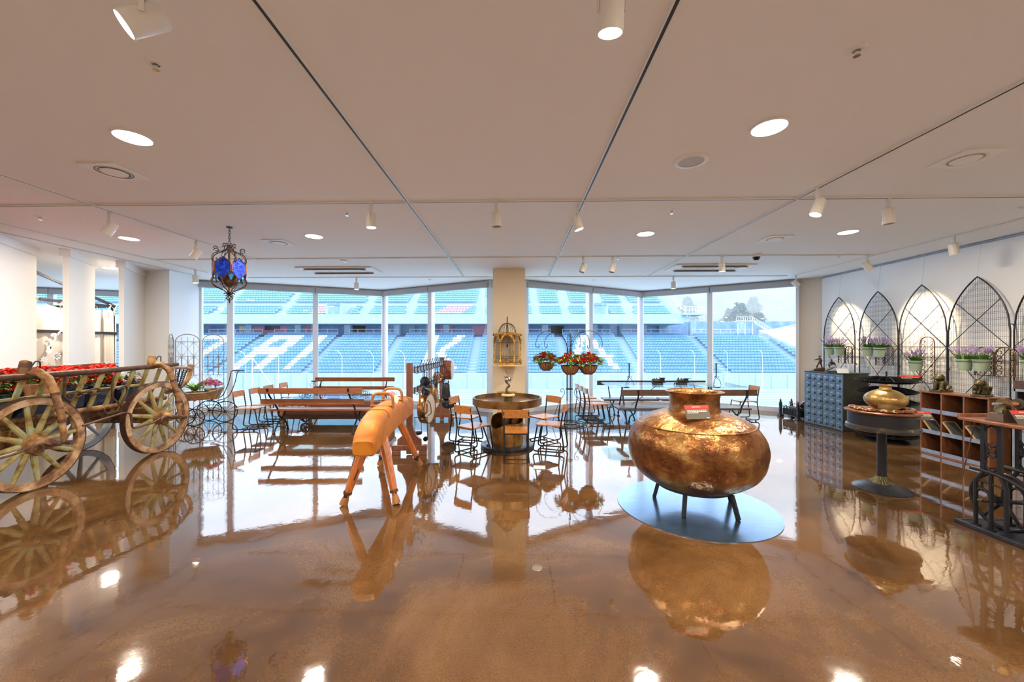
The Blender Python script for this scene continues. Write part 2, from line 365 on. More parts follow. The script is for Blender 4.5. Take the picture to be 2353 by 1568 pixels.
def smooth_prof(p, k=3):
    out = []
    for i in range(len(p)-1):
        p0 = p[max(i-1,0)]; p1 = p[i]; p2 = p[i+1]; p3 = p[min(i+2,len(p)-1)]
        for j in range(k):
            t_ = j/k; f = lambda a,b,c,d: .5*((2*b)+(-a+c)*t_+(2*a-5*b+4*c-d)*t_*t_+(-a+3*b-3*c+d)*t_**3)
            out.append((f(p0[0],p1[0],p2[0],p3[0]), f(p0[1],p1[1],p2[1],p3[1])))
    return out+[p[-1]]
MB().lathe(smooth_prof(prof), n=120, wob=dent).build('body', COPPER, root, ang=80)
MB().lathe([(.236,.918),(.226,.95),(.222,1.0),(.222,1.05),(.232,1.085),(.262,1.10),(.264,1.112),(.252,1.116),(.220,1.10),(.208,1.07),(.205,1.0),(.208,.93)], n=80).build('neck', COPPER, root, ang=80)
MB().lathe([(.520,.800),(.526,.804),(.522,.812),(.508,.812)], n=120, wob=lambda a,i,r: r*(1+.003*sin(9*a)+.002*sin(23*a))).build('seam', COPPER, root, ang=80)
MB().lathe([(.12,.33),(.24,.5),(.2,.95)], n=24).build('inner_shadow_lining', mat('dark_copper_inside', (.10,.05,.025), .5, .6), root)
def sign(name, label, loc, rz, w_, h_, tilt, lines=3, body=SIGNG, head=RED, grp='red and grey exhibit captions'):
    r = thing(name, label, 'sign', loc, rz, None); M = Matrix.Rotation(tilt, 4, 'X')
    def b(x, z, ww, hh, y=0, th=.004):
        m = MB(); m.M = M; m.box((x, y, z), (ww, th, hh)); return m
    b(0, h_/2, w_, h_).build('board', body, r, smooth=False)
    b(0, h_*.865, w_, h_*.27, -.003, .002).build('header', head, r, smooth=False)
    m = MB(); m.M = M; random.seed(int(w_*1e4)+lines); x = -w_*.18
    while x < w_*.16: l = random.uniform(.02,.045)*w_; m.box((x, -.005, h_*.865), (l, .001, h_*.06)); x += l+w_*.02
    for k in range(lines):
        x = -w_*.42; e = w_*(.40 if k < lines-1 else .0)
        while x < e:
            l = random.uniform(.04,.10)*w_; m.box((x+l/2, -.003, h_*(.64-k*.10)), (l, .001, h_*.045)); x += l+w_*.02
    m.box((w_*.38, -.003, h_*.08), (w_*.12, .001, h_*.04))
    m.build('lettering', SIGNW, r, smooth=False)
    return r
sign('caption_sign', 'red and grey caption card leaning on the neck of the copper cauldron', (1.645,3.405,.905), R(6), .225, .125, R(-25), 3)
# ---- pommel horse
root = thing('pommel_horse', 'old ochre leather pommel horse on four orange wooden legs', 'pommel horse', (0,0,0))
stat = [(3.475,-1.335,.095,.565,.69),(3.49,-1.335,.104,.552,.70),(3.52,-1.337,.107,.548,.755),(3.57,-1.341,.108,.548,.80),(3.66,-1.350,.110,.552,.845),(3.80,-1.366,.114,.560,.875),(3.98,-1.385,.119,.572,.893),(4.20,-1.408,.124,.585,.90),(4.50,-1.430,.130,.595,.90),(4.80,-1.450,.136,.60,.895),(5.05,-1.466,.140,.602,.885),(5.22,-1.476,.140,.605,.868),(5.31,-1.480,.132,.62,.85),(5.34,-1.482,.115,.64,.82)]
def horse_ring(y, x, hw, z0, z1):
    pts = []; n = 28; zc = (z0+z1)/2; hz = (z1-z0)/2
    for k in range(n):
        a = 2*pi*k/n; c_, s_ = cos(a), sin(a); ex = .42 if s_ < 0 else .50
        px = math.copysign(abs(c_)**ex, c_); pz = math.copysign(abs(s_)**ex, s_)
        tap = 1
        pts.append((x+hw*px*tap, y, zc+hz*pz))
    return pts
m = MB(); n = 28
dense = []
for i in range(len(stat)-1):
    for j in range(2):
        q = j/2; dense.append(tuple(stat[i][k]*(1-q)+stat[i+1][k]*q for k in range(5)))
dense.append(stat[-1])
vs = []; fs = []
for st in dense: vs += horse_ring(*st)
for i in range(len(dense)-1):
    for k in range(n): fs.append((i*n+k, i*n+(k+1) % n, (i+1)*n+(k+1) % n, (i+1)*n+k))
fs += [tuple(range(n)), tuple(reversed(range((len(dense)-1)*n, len(dense)*n)))]
m.add(vs, fs); m.build('leather_body', LEATHER, root, ang=50)
for y0 in (3.98, 5.05):
    i = min(range(len(stat)), key=lambda k: abs(stat[k][0]-y0)); st = list(stat[i]); st[0] = y0
    pts = horse_ring(y0, st[1], st[2]+.004, st[3]-.003, st[4]+.004)[1:14]
    MB().tube(pts, .005, 6).build('seam', LEATHER2, root)
for y0, xs in ((4.22,-1.41),(4.68,-1.443)):
    pts = fillet([(xs-.115,y0,.86),(xs-.11,y0,1.035),(xs+.11,y0,1.035),(xs+.115,y0,.86)], .09, 7)
    h = MB().tube(pts, .016, 12).build('handle', LEATHER2, root)
    MB().box((xs,y0-.0,.900),(.255,.05,.012)).build('handle_strap', LEATHER2, h, bevel=.004)
feet = [((-1.640,3.76),(-1.42,3.79,-.09)), ((-1.125,3.78),(-1.31,3.93,.09)), ((-1.185,5.02),(-1.40,4.80,.09)), ((-1.715,5.03),(-1.54,4.90,-.09))]
for (fx, fy), (tx, ty, s_) in feet:
    a = Vector((fx,fy,.0)); b = Vector((tx,ty,.62)); d = b-a
    p1 = a+d*.20; lg = MB().tube([p1, a+d*.6, b], [.036,.046,.050], 8).build('leg', LEGWOOD, root, ang=20)
    MB().tube([a+d*.07, p1], .027, 8).build('inner_leg', LEGWOOD, lg, ang=20)
    MB().tube([p1-d*.025, p1+d*.015], .041, 8).build('collar', RUST, lg, ang=20)
    m = MB(); m.tube([a+d*.012, a+d*.02, a+d*.10, a+d*.13], [.040,.041,.034,.028], 8); m.build('foot_pad', LEATHER2, lg, ang=20)
    e = a+d*.23; MB().box((e.x+.02*(1 if s_>0 else -1), e.y-.02, e.z-.03), (.03,.02,.07)).build('clasp', IRON, lg)
MB().tube([(-1.53,3.75,.25),(-1.455,3.76,.45)], .013, 8).build('adjusting_rod', IRON, root)
r = thing('paper_tag', 'small pink and pale blue paper tag tucked between the pommel horse handles', 'tag', (-1.37,4.45,.90))
MB().add([(-.05,0,.06),(.03,0,0),(.05,.01,.10),(-.02,.01,.13)], [(0,1,2,3)]).build('slip', PINK, r, smooth=False)
MB().add([(-.005,-.004,.03),(.05,-.004,-.02),(.075,.006,.05),(.03,.006,.09)], [(0,1,2,3)]).build('card', PAPER, r, smooth=False)

# ---- hay wagon
WG = thing('hay_wagon', 'weathered wooden hay wagon with ladder sides, spoked wheels and iron chains', 'wagon', (0,0,0))
def wheel(x, y, rad, rim_m, spoke_m, side, nsp=10, rot=0):
    m = MB(); m.lathe([(rad-.085,-.03),(rad-.012,-.034),(rad-.012,.034),(rad-.085,.03),(rad-.085,-.03)], (x,y,rad), 64, 'x')
    o = m.build('wheel', rim_m, WG, ang=40)
    MB().lathe([(rad-.012,-.036),(rad,-.036),(rad,.036),(rad-.012,.036),(rad-.012,-.036)], (x,y,rad), 64, 'x').build('tyre', RUST, o, ang=40)
    s_ = side
    MB().lathe([(1e-4,-.16*s_),(.055,-.16*s_),(.07,-.11*s_),(.105,-.05*s_),(.108,.03*s_),(.085,.08*s_),(.062,.13*s_),(.058,.20*s_),(.04,.21*s_),(1e-4,.21*s_)], (x,y,rad), 28, 'x').build('hub', AGED, o, ang=40)
    MB().lathe([(1e-4,.19*s_),(.028,.19*s_),(.028,.30*s_),(1e-4,.31*s_)], (x,y,rad), 14, 'x').build('axle_end', RUST, o)
    for k in range(nsp):
        a = rot+2*pi*k/nsp; c_, q = cos(a), sin(a)
        MB().tube([(x,y+c_*.07,rad+q*.07),(x,y+c_*.2,rad+q*.2),(x,y+c_*(rad-.08),rad+q*(rad-.08))], [.033,.030,.021], 8, sx=.8).build('spoke', spoke_m, o)
    return o
NX, FX = -5.15, -6.38
wheel(NX, 4.155, .50, RIMWOOD, SPOKEW, 1, 12, .12)
wheel(NX, 5.63, .515, RIMWOOD, SPOKEW, 1, 12, .3)
wheel(FX, 4.20, .50, FARWHEEL, FARWHEEL, -1, 10, .2)
wheel(FX, 5.70, .50, FARWHEEL, FARWHEEL, -1, 10, .4)
for y in (4.17, 5.66):
    MB().bar((FX,y,.50),(NX,y,.50), .13, .14).build('axle', AGED, WG, bevel=.01)
MB().bar((-5.80,2.4,.60),(-5.78,6.0,.64), .12, .13).build('reach_pole', AGED, WG, bevel=.01)
for x in (-5.5,-6.02): MB().bar((x,2.4,.66),(x,6.05,.68), .08, .10).build('bed_beam', AGED, WG, bevel=.01)
MB().box((-5.76,4.25,.715),(.62,3.7,.03)).build('bed_board', DKWOOD, WG)
for y in (4.17,5.66): MB().box((-5.76,y,.60),(1.0,.15,.10)).build('bolster', AGED, WG, bevel=.01)
for sx, name in ((1,'side_ladder'),(-1,'side_ladder')):
    cx = -5.77; bo = .40; mi = .475; to = .57
    tr = MB().tube([(cx+sx*to,2.3,1.20),(cx+sx*(to+.006),3.6,1.218),(cx+sx*(to),4.9,1.23),(cx+sx*to,6.02,1.262)], [.028,.036,.036,.028], 12).build(name, RUST if sx>0 else DKWOOD, WG)
    MB().tube([(cx+sx*bo,2.3,.735),(cx+sx*bo,4.2,.735),(cx+sx*bo,6.0,.75)], [.036,.036,.03], 10).build('bottom_rail', AGED, tr)
    MB().bar((cx+sx*mi,2.3,.965),(cx+sx*mi,5.95,1.0), .035, .03).build('middle_rail', SPOKEW, tr, bevel=.004)
    y = 2.5
    while y < 5.95:
        MB().bar((cx+sx*bo,y,.73),(cx+sx*(to-.005),y+.03,1.215), .055, .022, up=(1,0,0)).build('slat', SPOKEW, tr, bevel=.004)
        y += .2
# bowed wooden struts from the rail down to the hubs
for y, zt in ((4.20,1.255),(5.665,1.27)):
    pts = [(-5.20,y-.02,zt),(-5.13,y,zt+.01),(-5.03,y,zt-.06),(-4.965,y,zt-.18),(-4.93,y+.01,zt-.36),(-4.895,y+.01,.78),(-4.875,y+.01,.60),(-4.87,y+.01,.515)]
    b = MB().tube([Vector(p) for p in pts], [.04,.042,.04,.036,.034,.03,.026,.022], 12).build('bowed_strut', AGED, WG)
    for q in ((3),(4),(5)):
        MB().tube([Vector(pts[q])*(1-e)+Vector(pts[q+1])*e for e in (.2,.36)], .039 if q == 3 else .036, 12).build('iron_band', RUST, b)
    m = MB(); m.tube([(-5.24,y-.05,zt-.06),(-5.235,y-.04,zt+.05),(-5.245,y-.02,zt+.12),(-5.25,y-.01,zt+.125)], [.045,.05,.046,.02], 12); m.build('stake_head', AGED, b)
    MB().tube(fillet([(-5.21,y-.02,zt+.04),(-5.19,y+.02,zt+.13),(-5.19,y+.06,zt+.12),(-5.20,y+.07,zt+.02)], .03), .007, 6).build('stake_loop', IRON, b)
    MB().tube([(-4.84,y+.01,.50),(-4.78,y+.01,.50)], .026, 10).build('strut_pin', RUST, b)
for y in (4.35,):
    m = MB().tube([(-6.36,y-.05,1.22),(-6.37,y,1.34),(-6.38,y+.02,1.35)], [.045,.045,.02], 12).build('far_stake_head', AGED, WG)
    MB().tube(fillet([(-6.33,y-.03,1.26),(-6.33,y-.07,1.36),(-6.33,y,1.37)], .03), .007, 6).build('stake_loop', IRON, m)
# cranked iron stays by the hubs
for y, z in ((4.155,.50),(5.63,.515)):
    m = MB(); m.tube(fillet([(-5.02,y-1.1,z+.10),(-5.02,y-.62,z+.17),(-5.0,y-.55,z+.15),(-5.0,y-.53,z-.06),(-4.97,y-.25,z-.03),(-4.95,y-.10,z+.04),(-4.9,y,z-.02),(-4.85,y+.06,z)], .05), .013, 8)
    m.tube(spiral((-4.93,y-.13,z-.03), .052, .052, 0, 2*pi, 16, 'yz'), .013, 8)
    m.build('iron_stay', RUST, WG)
# flat twisted chain and hook
def link(m, c, L, W, r, a, twist=0):
    pts = []
    for k in range(16):
        t_ = 2*pi*k/16; u = L*cos(t_); v = W*sin(t_)*(1 if abs(cos(t_))<.99 else .2)
        y = u*cos(a)-v*sin(a)*cos(twist); z = u*sin(a)+v*cos(a)*cos(twist); x = v*sin(twist)
        pts.append((c[0]+x, c[1]+y, c[2]+z))
    m.tube(pts, r, 6, True)
for k in range(4):
    m = MB(); link(m, (-5.215,4.62+k*.11,.965+.006*k), .070, .036, .0115, .03, (0,1.1,0,1.2)[k]); m.build('chain_link', RUST, WG)
MB().tube(fillet([(-5.19,4.50,1.20),(-5.2,4.50,1.0),(-5.2,4.50,.94),(-5.2,4.56,.90),(-5.2,4.60,.94)], .04), .013, 8).build('side_hook', RUST, WG)
MB().tube(spiral((-5.16,4.55,1.16), .03, .03, 0, 2*pi, 12, 'yz'), .008, 6).build('side_ring', RUST, WG)
MB().tube(fillet([(-5.16,4.98,1.19),(-5.18,5.03,1.14),(-5.2,5.03,.88),(-5.2,5.14,.77),(-5.2,5.10,.68),(-5.2,4.96,.67),(-5.2,4.93,.75),(-5.2,4.99,.76)], .06), .013, 8).build('s_hook', RUST, WG)
MB().tube(fillet([(-5.2,5.10,.97),(-5.2,5.22,1.02),(-5.2,5.24,.92),(-5.2,5.17,.80),(-5.2,5.16,.74)], .04), .012, 8).build('curved_hook', RUST, WG)
# rear rack with chain
m = MB(); m.tube([(-5.10,5.85,1.22),(-5.28,6.30,1.19),(-5.38,6.48,1.17)], [.022,.024,.026], 10)
m.tube(bez((-5.38,6.48,1.235),(-5.39,6.52,1.02),(-5.42,6.44,.86),(-5.50,6.15,.80)), [.034]+[.034]*8+[.028,.022], 10)
m.tube([(-5.2,5.8,.88),(-5.33,6.15,.83),(-5.44,6.35,.83)], .022, 8)
rk = m.build('rear_rack', AGED, WG)
for q in (.15,.5,.85):
    MB().bar((-5.15-.20*q,5.98+.45*q,1.2),(-5.22-.20*q,5.98+.36*q,.86), .016).build('rack_rod', IRON, rk)
for sgn in (0, 1):
    m = MB()
    for k in range(11):
        t_ = k/10; yy = 6.0+.14*t_+sgn*.30*(1-t_); zz = (1.25-.40*t_) if not sgn else (1.16-.31*t_)
        link(m, (-5.22-.05*t_-.10*sgn*(1-t_), yy, zz), .024, .014, .004, R(-70 if not sgn else -125), (k % 2)*1.4)
    m.build('hanging_chain', IRON, rk)

def poinsettia(x, y, z, seed, label, heads=15, planter=True, grp='poinsettias in slate planters on the wagon', h=.34):
    rnd = random.Random(seed); r = thing('potted_poinsettia', label, 'potted plant', (x,y,z), rnd.uniform(-.06,.06), grp)
    if planter:
        m = MB(); m.box((0,0,.15),(.27,.29,.30), taper=.86); m.box((0,0,.292),(.29,.31,.025)); m.build('planter', PLANTER, r, bevel=.004)
    b = MB(); g = MB(); s_ = MB()
    for k in range(heads):
        a = rnd.uniform(0,2*pi); q = rnd.uniform(.02,.20); hx, hy = q*cos(a), q*sin(a); hz = h+rnd.uniform(.0,.20)-q*.25
        s_.tube([(hx*.3,hy*.3,.27),(hx,hy,hz)], .004, 4)
        nb = 8
        for j in range(nb):
            t_ = 2*pi*j/nb+rnd.uniform(-.2,.2); L = rnd.uniform(.075,.12)
            b.leaf((hx,hy,hz+.005),(cos(t_),sin(t_),rnd.uniform(-.1,.45)), L, L*.48, droop=rnd.uniform(.05,.3))
        for j in range(5):
            t_ = 2*pi*j/5+rnd.uniform(-.3,.3); L = rnd.uniform(.03,.055); b.leaf((hx,hy,hz+.018),(cos(t_),sin(t_),.7), L, L*.5, droop=.1)
    for k in range(60):
        a = rnd.uniform(0,2*pi); q = rnd.uniform(.03,.13); L = rnd.uniform(.07,.12)
        g.leaf((q*cos(a),q*sin(a),rnd.uniform(.27,h+.09)),(cos(a),sin(a),rnd.uniform(-.25,.45)), L, L*.5)
    g.build('leaves', GREEN, r, smooth=False); b.build('red_bracts', REDP, r, smooth=False); s_.build('stems', GREEN, r)
ys = (2.95,3.32,3.69,4.06,4.43,4.80,5.17,5.54)
for i, y in enumerate(ys):
    pos = ('at the front end of the wagon','second from the front end','third from the front end','beside the wooden box','behind the twisted chain','behind the iron S hook','ahead of the rear bowed strut','nearest the rear rack')[i]
    poinsettia(-5.57, y, .731, 11+i, 'red poinsettia in slate planter, near row of wagon, '+pos)
    poinsettia(-5.96, y+.03, .731, 51+i, 'red poinsettia in slate planter, far row of wagon, '+pos, h=.37)
r = thing('wooden_box', 'small tapered raw wood box hung inside the ladder side of the wagon', 'box', (-5.385,4.42,.975))
m = MB(); m.box((0,0,.07),(.10,.27,.14), taper=.8); m.build('box_body', mat('raw_knotty_wood', (.48,.22,.10), .6, 0, (.62,.33,.17), 9, stretch=(6,1,6)), r, bevel=.004)
# ================================================================ tube-frame chairs
def make_chair(label, grp):
    r = thing('school_chair', label, 'chair', (0,0,0), 0, grp)
    m = MB(); q = [(-.18,-.165),(.17,-.165),(.19,-.15),(.195,0),(.19,.15),(.17,.165),(-.18,.165),(-.19,0)]
    m.prism(q, .392, .410); s = m.build('seat', CHWOOD, r, bevel=.004)
    m = MB(); n = 10; vs = []
    for k in range(n+1):
        y = -.175+.35*k/n; x = -.212-.022*(1-(2*k/n-1)**2)
        for dx, z in ((0,.605),(.016,.605),(.016-.012,.715),(-.012,.715)): vs.append((x+dx-.004,y,z))
    fs = [(i*4+k, (i+1)*4+k, (i+1)*4+(k+1) % 4, i*4+(k+1) % 4) for i in range(n) for k in range(4)]+[(0,1,2,3),(n*4+3,n*4+2,n*4+1,n*4)]
    m.add(vs, fs); m.build('backrest', CHWOOD, r, ang=30)
    for sy in (-1, 1):
        y = sy*.160
        pts = fillet([(-.222,y,.69),(-.175,y,.405),(-.228,y,.030),(.235,y,.022),(.165,y,.392)], .055, 6)
        m = MB(); m.tube(pts, .0105, 8); m.box((-.15,y,.008), (.018,.022,.016)); m.box((.15,y,.008), (.018,.022,.016))
        m.build('side_frame', BLACK, r)
    MB().tube([(-.10,-.16,.026),(-.10,.16,.026)], .008, 6).build('crossbar', BLACK, r)
    MB().tube([(.14,-.16,.384),(.14,.16,.384)], .008, 6).build('seat_rail', BLACK, r)
    MB().tube([(-.175,-.16,.384),(-.175,.16,.384)], .008, 6).build('seat_rail', BLACK, r)
    return r
g1 = 'chairs around the round brass table'
ch = make_chair('chair nearest the camera at the round brass table, seen squarely from behind', g1)
ch.location = (.055,5.28,0); ch.rotation_euler = (0,0,R(90))
dup(ch, (-.55,5.585,0), R(50), 'chair at the front left of the round brass table, turned towards the pillar', g1)
dup(ch, (-.745,6.29,0), R(-19), 'chair furthest left at the round brass table, beside the utensil rack', g1)
dup(ch, (.572,5.72,0), R(163), 'chair at the front right of the round brass table, closest to the flower basket stand', g1)
dup(ch, (.52,6.31,0), R(218), 'chair at the back right of the round brass table, angled away from the window', g1)
dup(ch, (-.09,6.86,0), R(-90), 'chair hidden behind the pedestal of the round brass table, against the pillar', g1)
g2 = 'chairs in a row at the low glass table'
for i, (x, y) in enumerate(((-4.86,7.20),(-4.87,7.66),(-4.93,8.20),(-4.96,8.78))):
    dup(ch, (x,y,0), R(4), ('chair at the left end of the low glass table, nearest the camera','second nearest chair left of the low glass table, half behind the bench','third chair left of the low glass table, mostly behind the bench back','chair left of the low glass table closest to the window')[i], g2)
g3 = 'chairs in a row at the train table'
for i, (x, y) in enumerate(((1.68,7.72),(1.665,8.16),(1.66,8.62))):
    dup(ch, (x,y,0), R(4), ('nearest of the three chairs side by side left of the train table','middle one of the three chairs side by side left of the train table','furthest of the three chairs side by side left of the train table')[i], g3)
dup(ch, (4.86,8.12,0), R(180), 'single chair at the right end of the train table, facing left', g3)
# ---- round brass table
root = thing('round_table', 'round brass tray table with riveted cylinder pedestal in front of the pillar', 'table', (-.075,5.97,0))
MB().lathe([(.505,.705),(.505,.762),(.528,.765),(.532,.76),(.532,.655),(.52,.65),(.505,.655),(.505,.67)], n=72, wob=lambda a,i,r: r*(1+.002*sin(5*a))).build('rim', BRASS, root)
MB().lathe([(1e-4,.69),(.506,.69),(.506,.705),(1e-4,.705)], n=64).build('tray', mat('tray_metal', (.24,.18,.15), .22, .85, (.36,.28,.24), 4, rv=.08), root)
MB().lathe([(1e-4,.0),(.40,.0),(.405,.02),(.405,.038),(.39,.048),(1e-4,.048)], n=64).build('base_plate', IRON, root)
n = 48; vs = []; fs = []
for k in range(n):
    a = 2*pi*k/n; zt = .43+.10*sin(a-2.6+pi)+.035*sin(3*a)
    if .0 < a < 1.2: zt += .05
    vs += [(.25*cos(a), .25*sin(a), .048), (.25*cos(a), .25*sin(a), zt), (.238*cos(a), .238*sin(a), zt), (.238*cos(a), .238*sin(a), .048)]
for k in range(n):
    for j in range(4): a = k*4+j; b = ((k+1) % n)*4+j; c = ((k+1) % n)*4+(j+1) % 4; d = k*4+(j+1) % 4; fs.append((a,b,c,d))
MB().add(vs, fs).build('pedestal_shell', mat('pedestal_copper',(.22,.09,.03),.3,.75,(.60,.36,.12),6,8,bump=.2,third=(.42,.20,.06)), root, ang=50)
MB().lathe([(.085,.05),(.085,.69)], n=24).build('column', BRASS, root)
m = MB()
for k in range(15): a = -1.15+.06*sin(k*.3); m.ball((.255*cos(a), .255*sin(a), .06+k*.021), .006, 6, 4)
m.build('rivet_seam', BLACK, root)
m = MB()
for k in range(9): a = -1.2+k*.28; m.add([(.19*cos(a), .19*sin(a), .30), (.19*cos(a+.28), .19*sin(a+.28), .30), (.19*cos(a+.28), .19*sin(a+.28), .44+.02*(k+1)), (.19*cos(a), .19*sin(a), .44+.02*k)], [(0,1,2,3)])
m.build('inner_plate', BRASS, root)
MB().tube([(-.47,-.14,.66),(-.25,-.24,.05)], .011, 8).build('brace', BLACK, root)
MB().box((-.29,-.18,.06), (.03,.03,.035)).build('bolt', BLACK, root)
# ---- sculpture
root = thing('dragon_sculpture', 'small green bronze dragon sculpture gripping a glass ball on honey marble base', 'sculpture', (-.06,5.95,.705))
m = MB().lathe([(1e-4,0),(.068,0),(.068,.055),(.062,.06),(.062,.075),(1e-4,.075)], n=32).build('plinth', BRONZE, root)
MB().lathe([(1e-4,.075),(.095,.075),(.106,.088),(.100,.104),(.085,.108),(1e-4,.108)], n=40).build('marble_base', MARBLE, root)
pts = [(.03,0,.12),(-.03,-.01,.13),(-.035,0,.17),(-.01,.01,.205),(.02,0,.225),(.012,-.005,.26),(-.02,-.005,.27),(-.03,0,.29)]
MB().tube(bez(*pts[:4], n=8)+bez(*pts[4:], n=8), [.022]*6+[.017]*6+[.014]*6, 10).build('dragon_body', BRONZE, root)
m = MB(); rnd = random.Random(3)
for k in range(26):
    a = rnd.uniform(0,2*pi); z = rnd.uniform(.27,.35); m.leaf((.04*cos(a),.04*sin(a),z),(cos(a),sin(a),.9), .055, .016, droop=-.2)
for k in range(9): a = k*.7; m.ball((.045*cos(a),.045*sin(a),.118), (.02,.016,.012), 6, 4)
m.build('claws', BRONZE, root)
MB().ball((0,0,.325), .042, 20, 14).build('glass_ball', CHROME, root)
MB().tube(bez((.04,0,.35),(-.03,0,.42),(.0,0,.40),(-.045,0,.475)), .003, 6).build('whisker', BRONZE, root)
MB().tube(bez((-.015,0,.425),(.0,0,.44),(.02,0,.435),(.03,0,.435)), .002, 6).build('whisker', BRONZE, root)
# ---- birdcage on the pillar
root = thing('birdcage', 'gilded hexagonal birdcage with arches and wire dome on the pillar', 'birdcage', (-.09,7.42,1.17))
RC = .255; hexa = [(RC*cos(R(60*k)), RC*sin(R(60*k))) for k in range(6)]
def hexp(r): return [(r*cos(R(60*k)), r*sin(R(60*k))) for k in range(6)]
MB().prism(hexp(.31), 0, .022).build('wall_shelf', MARBLE, root, smooth=False)
MB().prism(hexp(.275), .022, .06).build('plinth', GOLD, root, smooth=False)
for x, y in hexa:
    m = MB(); m.lathe([(.022,.06),(.026,.075),(.026,.10),(.015,.12),(.012,.30),(.013,.42),(.021,.45),(.024,.48),(.024,.50)], (x,y,0), 12); m.build('column', GOLD, root)
for k in range(6):
    a = Vector(hexa[k]); b = Vector(hexa[(k+1) % 6]); d = b-a; L = d.length; m = MB(); out = []
    top = .60
    for j in range(9):
        t_ = j/8; th = pi-pi*t_; out.append((L/2+(L/2-.03)*cos(th), .49+.085*sin(th)))
    poly = [(0,.49)]+out+[(L,.49),(L,top),(0,top)]
    ang = atan2(d.y, d.x); vs = []
    for off in (-.012,.012):
        for u, z in poly: vs.append((a.x+u*cos(ang)-off*sin(ang), a.y+u*sin(ang)+off*cos(ang), z))
    # split into quads between arch and top edge
    n = len(out); V = []; F = []
    for off in (-.012,.012):
        for u, z in out: V.append((a.x+u*cos(ang)-off*sin(ang), a.y+u*sin(ang)+off*cos(ang), z))
        for u, z in out: V.append((a.x+u*cos(ang)-off*sin(ang), a.y+u*sin(ang)+off*cos(ang), top))
    for j in range(n-1):
        F += [(j,j+1,n+j+1,n+j),(2*n+j,3*n+j,3*n+j+1,2*n+j+1),(j,2*n+j,2*n+j+1,j+1),(n+j,n+j+1,3*n+j+1,3*n+j)]
    m.add(V, F); m.tube([(a.x+u*cos(ang)+.014*sin(ang), a.y+u*sin(ang)-.014*cos(ang), z) for u, z in out], .009, 6)
    m.build('arch_panel', GOLD, root, smooth=False)
    w_ = MB()
    for j in range(1, 9):
        q = a+d*j/9; w_.tube([(q.x*.94,q.y*.94,.06),(q.x*.94,q.y*.94,.56)], .0018, 4)
    for z in (.14,.18,.44): w_.tube([(a.x*.94,a.y*.94,z),(b.x*.94,b.y*.94,z)], .0022, 4)
    w_.build('wire_side', BLACK, root, smooth=False)
m = MB(); m.prism(hexp(.275), .60, .625); m.prism(hexp(.262), .585, .60)
for k in range(6):
    a = Vector(hexa[k]); b = Vector(hexa[(k+1) % 6])
    for j in range(7): q = a.lerp(b, j/6)*1.04; m.ball((q.x,q.y,.585+.018*(j % 2)), .020, 7, 5)
m.build('carved_cornice', GOLD, root)
m = MB()
for k in range(22):
    a = 2*pi*k/22; m.tube([(.165*cos(a)*cos(t_), .165*sin(a)*cos(t_), .625+.19*sin(t_)) for t_ in [i*pi/2/9 for i in range(10)]], .0022, 4)
m.tube([(.165*cos(2*pi*k/32), .165*sin(2*pi*k/32), .627) for k in range(32)], .005, 6, True)
m.tube([(.165*cos(a), 0, .625+.19*sin(a)) for a in [i*pi/16 for i in range(17)]], .005, 6)
m.build('wire_dome', BLACK, root)
MB().tube([(.0,-.10,.63),(.0,-.09,.80),(0,0,.83),(0,0,.94)], [.011,.011,.011,.009], 8).build('hanging_rod', BLACK, root)
m = MB(); m.tube([(0,0,.60),(0,0,.42)], .003, 6); m.ball((0,0,.38), (.018,.018,.035), 10, 8); m.build('hanging_bell', BRONZE2, root)
m = MB(); m.tube([(-.14,0,.15),(.14,0,.17)], .006, 6); m.ball((-.03,0,.11), (.045,.02,.018), 8, 6); m.ball((.06,0,.14), .015, 8, 6); m.tube([(-.05,-.02,.07),(.0,-.03,.12),(.07,-.02,.07)], .005, 6); m.build('perch', GOLD, root)

# ---- flower basket stand
SX, SY = 1.13, 7.62
root = thing('flower_basket_stand', 'tall black wrought iron stand with arching arms holding three hanging flower baskets', 'plant stand', (SX,SY,0))
for rr in (.34,.19): MB().tube([(rr*cos(2*pi*k/48), rr*sin(2*pi*k/48), .02+(.02 if rr<.3 else 0)) for k in range(48)], .009, 8, True).build('base_ring', BLACK, root)
for a in (R(45),R(135),R(225),R(315)): MB().bar((0,0,.02),(.34*cos(a),.34*sin(a),.02), .018,.006).build('base_bar', BLACK, root)
arms = [(R(179),.645,1.79,1.5),(R(2),.64,1.79,1.49),(R(138),.60,1.74,1.5),(R(-64),.63,1.74,1.49),(R(-97),.66,1.74,1.5),(R(60),.62,1.76,1.5)]
tips = []
for a, L, zt, ze in arms:
    c_, s_ = cos(a), sin(a); m = MB()
    p = [(.055*c_,.055*s_,.03),(.05*c_,.05*s_,1.0),(.035*c_,.035*s_,1.45)]
    arc = bez((.035*c_,.035*s_,1.45),(.07*c_,.07*s_,zt+.18),(L*1.06*c_,L*1.06*s_,zt+.16),(L*1.02*c_,L*1.02*s_,ze+.06), 18)
    hook = spiral((0,0,0), .045, .02, 0, -1.35*pi, 10)
    tip = [Vector((L*1.02*c_-.045*c_+q[0]*c_, L*1.02*s_-.045*s_+q[0]*s_, ze+.05+q[2])) for q in hook]
    m.tube(p+list(arc[1:])+tip[1:], .0055, 8); m.build('arm', BLACK, root)
    tips.append((SX+(L*1.02-.045)*c_, SY+(L*1.02-.045)*s_, ze))
for k in range(4):
    a = R(20+90*k); MB().tube([(.06*cos(a),.06*sin(a),.02),(.06*cos(a),.06*sin(a),1.1),(.045*cos(a),.045*sin(a),1.78)], .0045, 6).build('upright_rod', BLACK, root)
MB().tube([(.07*cos(2*pi*k/20), .07*sin(2*pi*k/20), .70) for k in range(20)], .008, 6, True).build('collar_ring', BLACK, root)
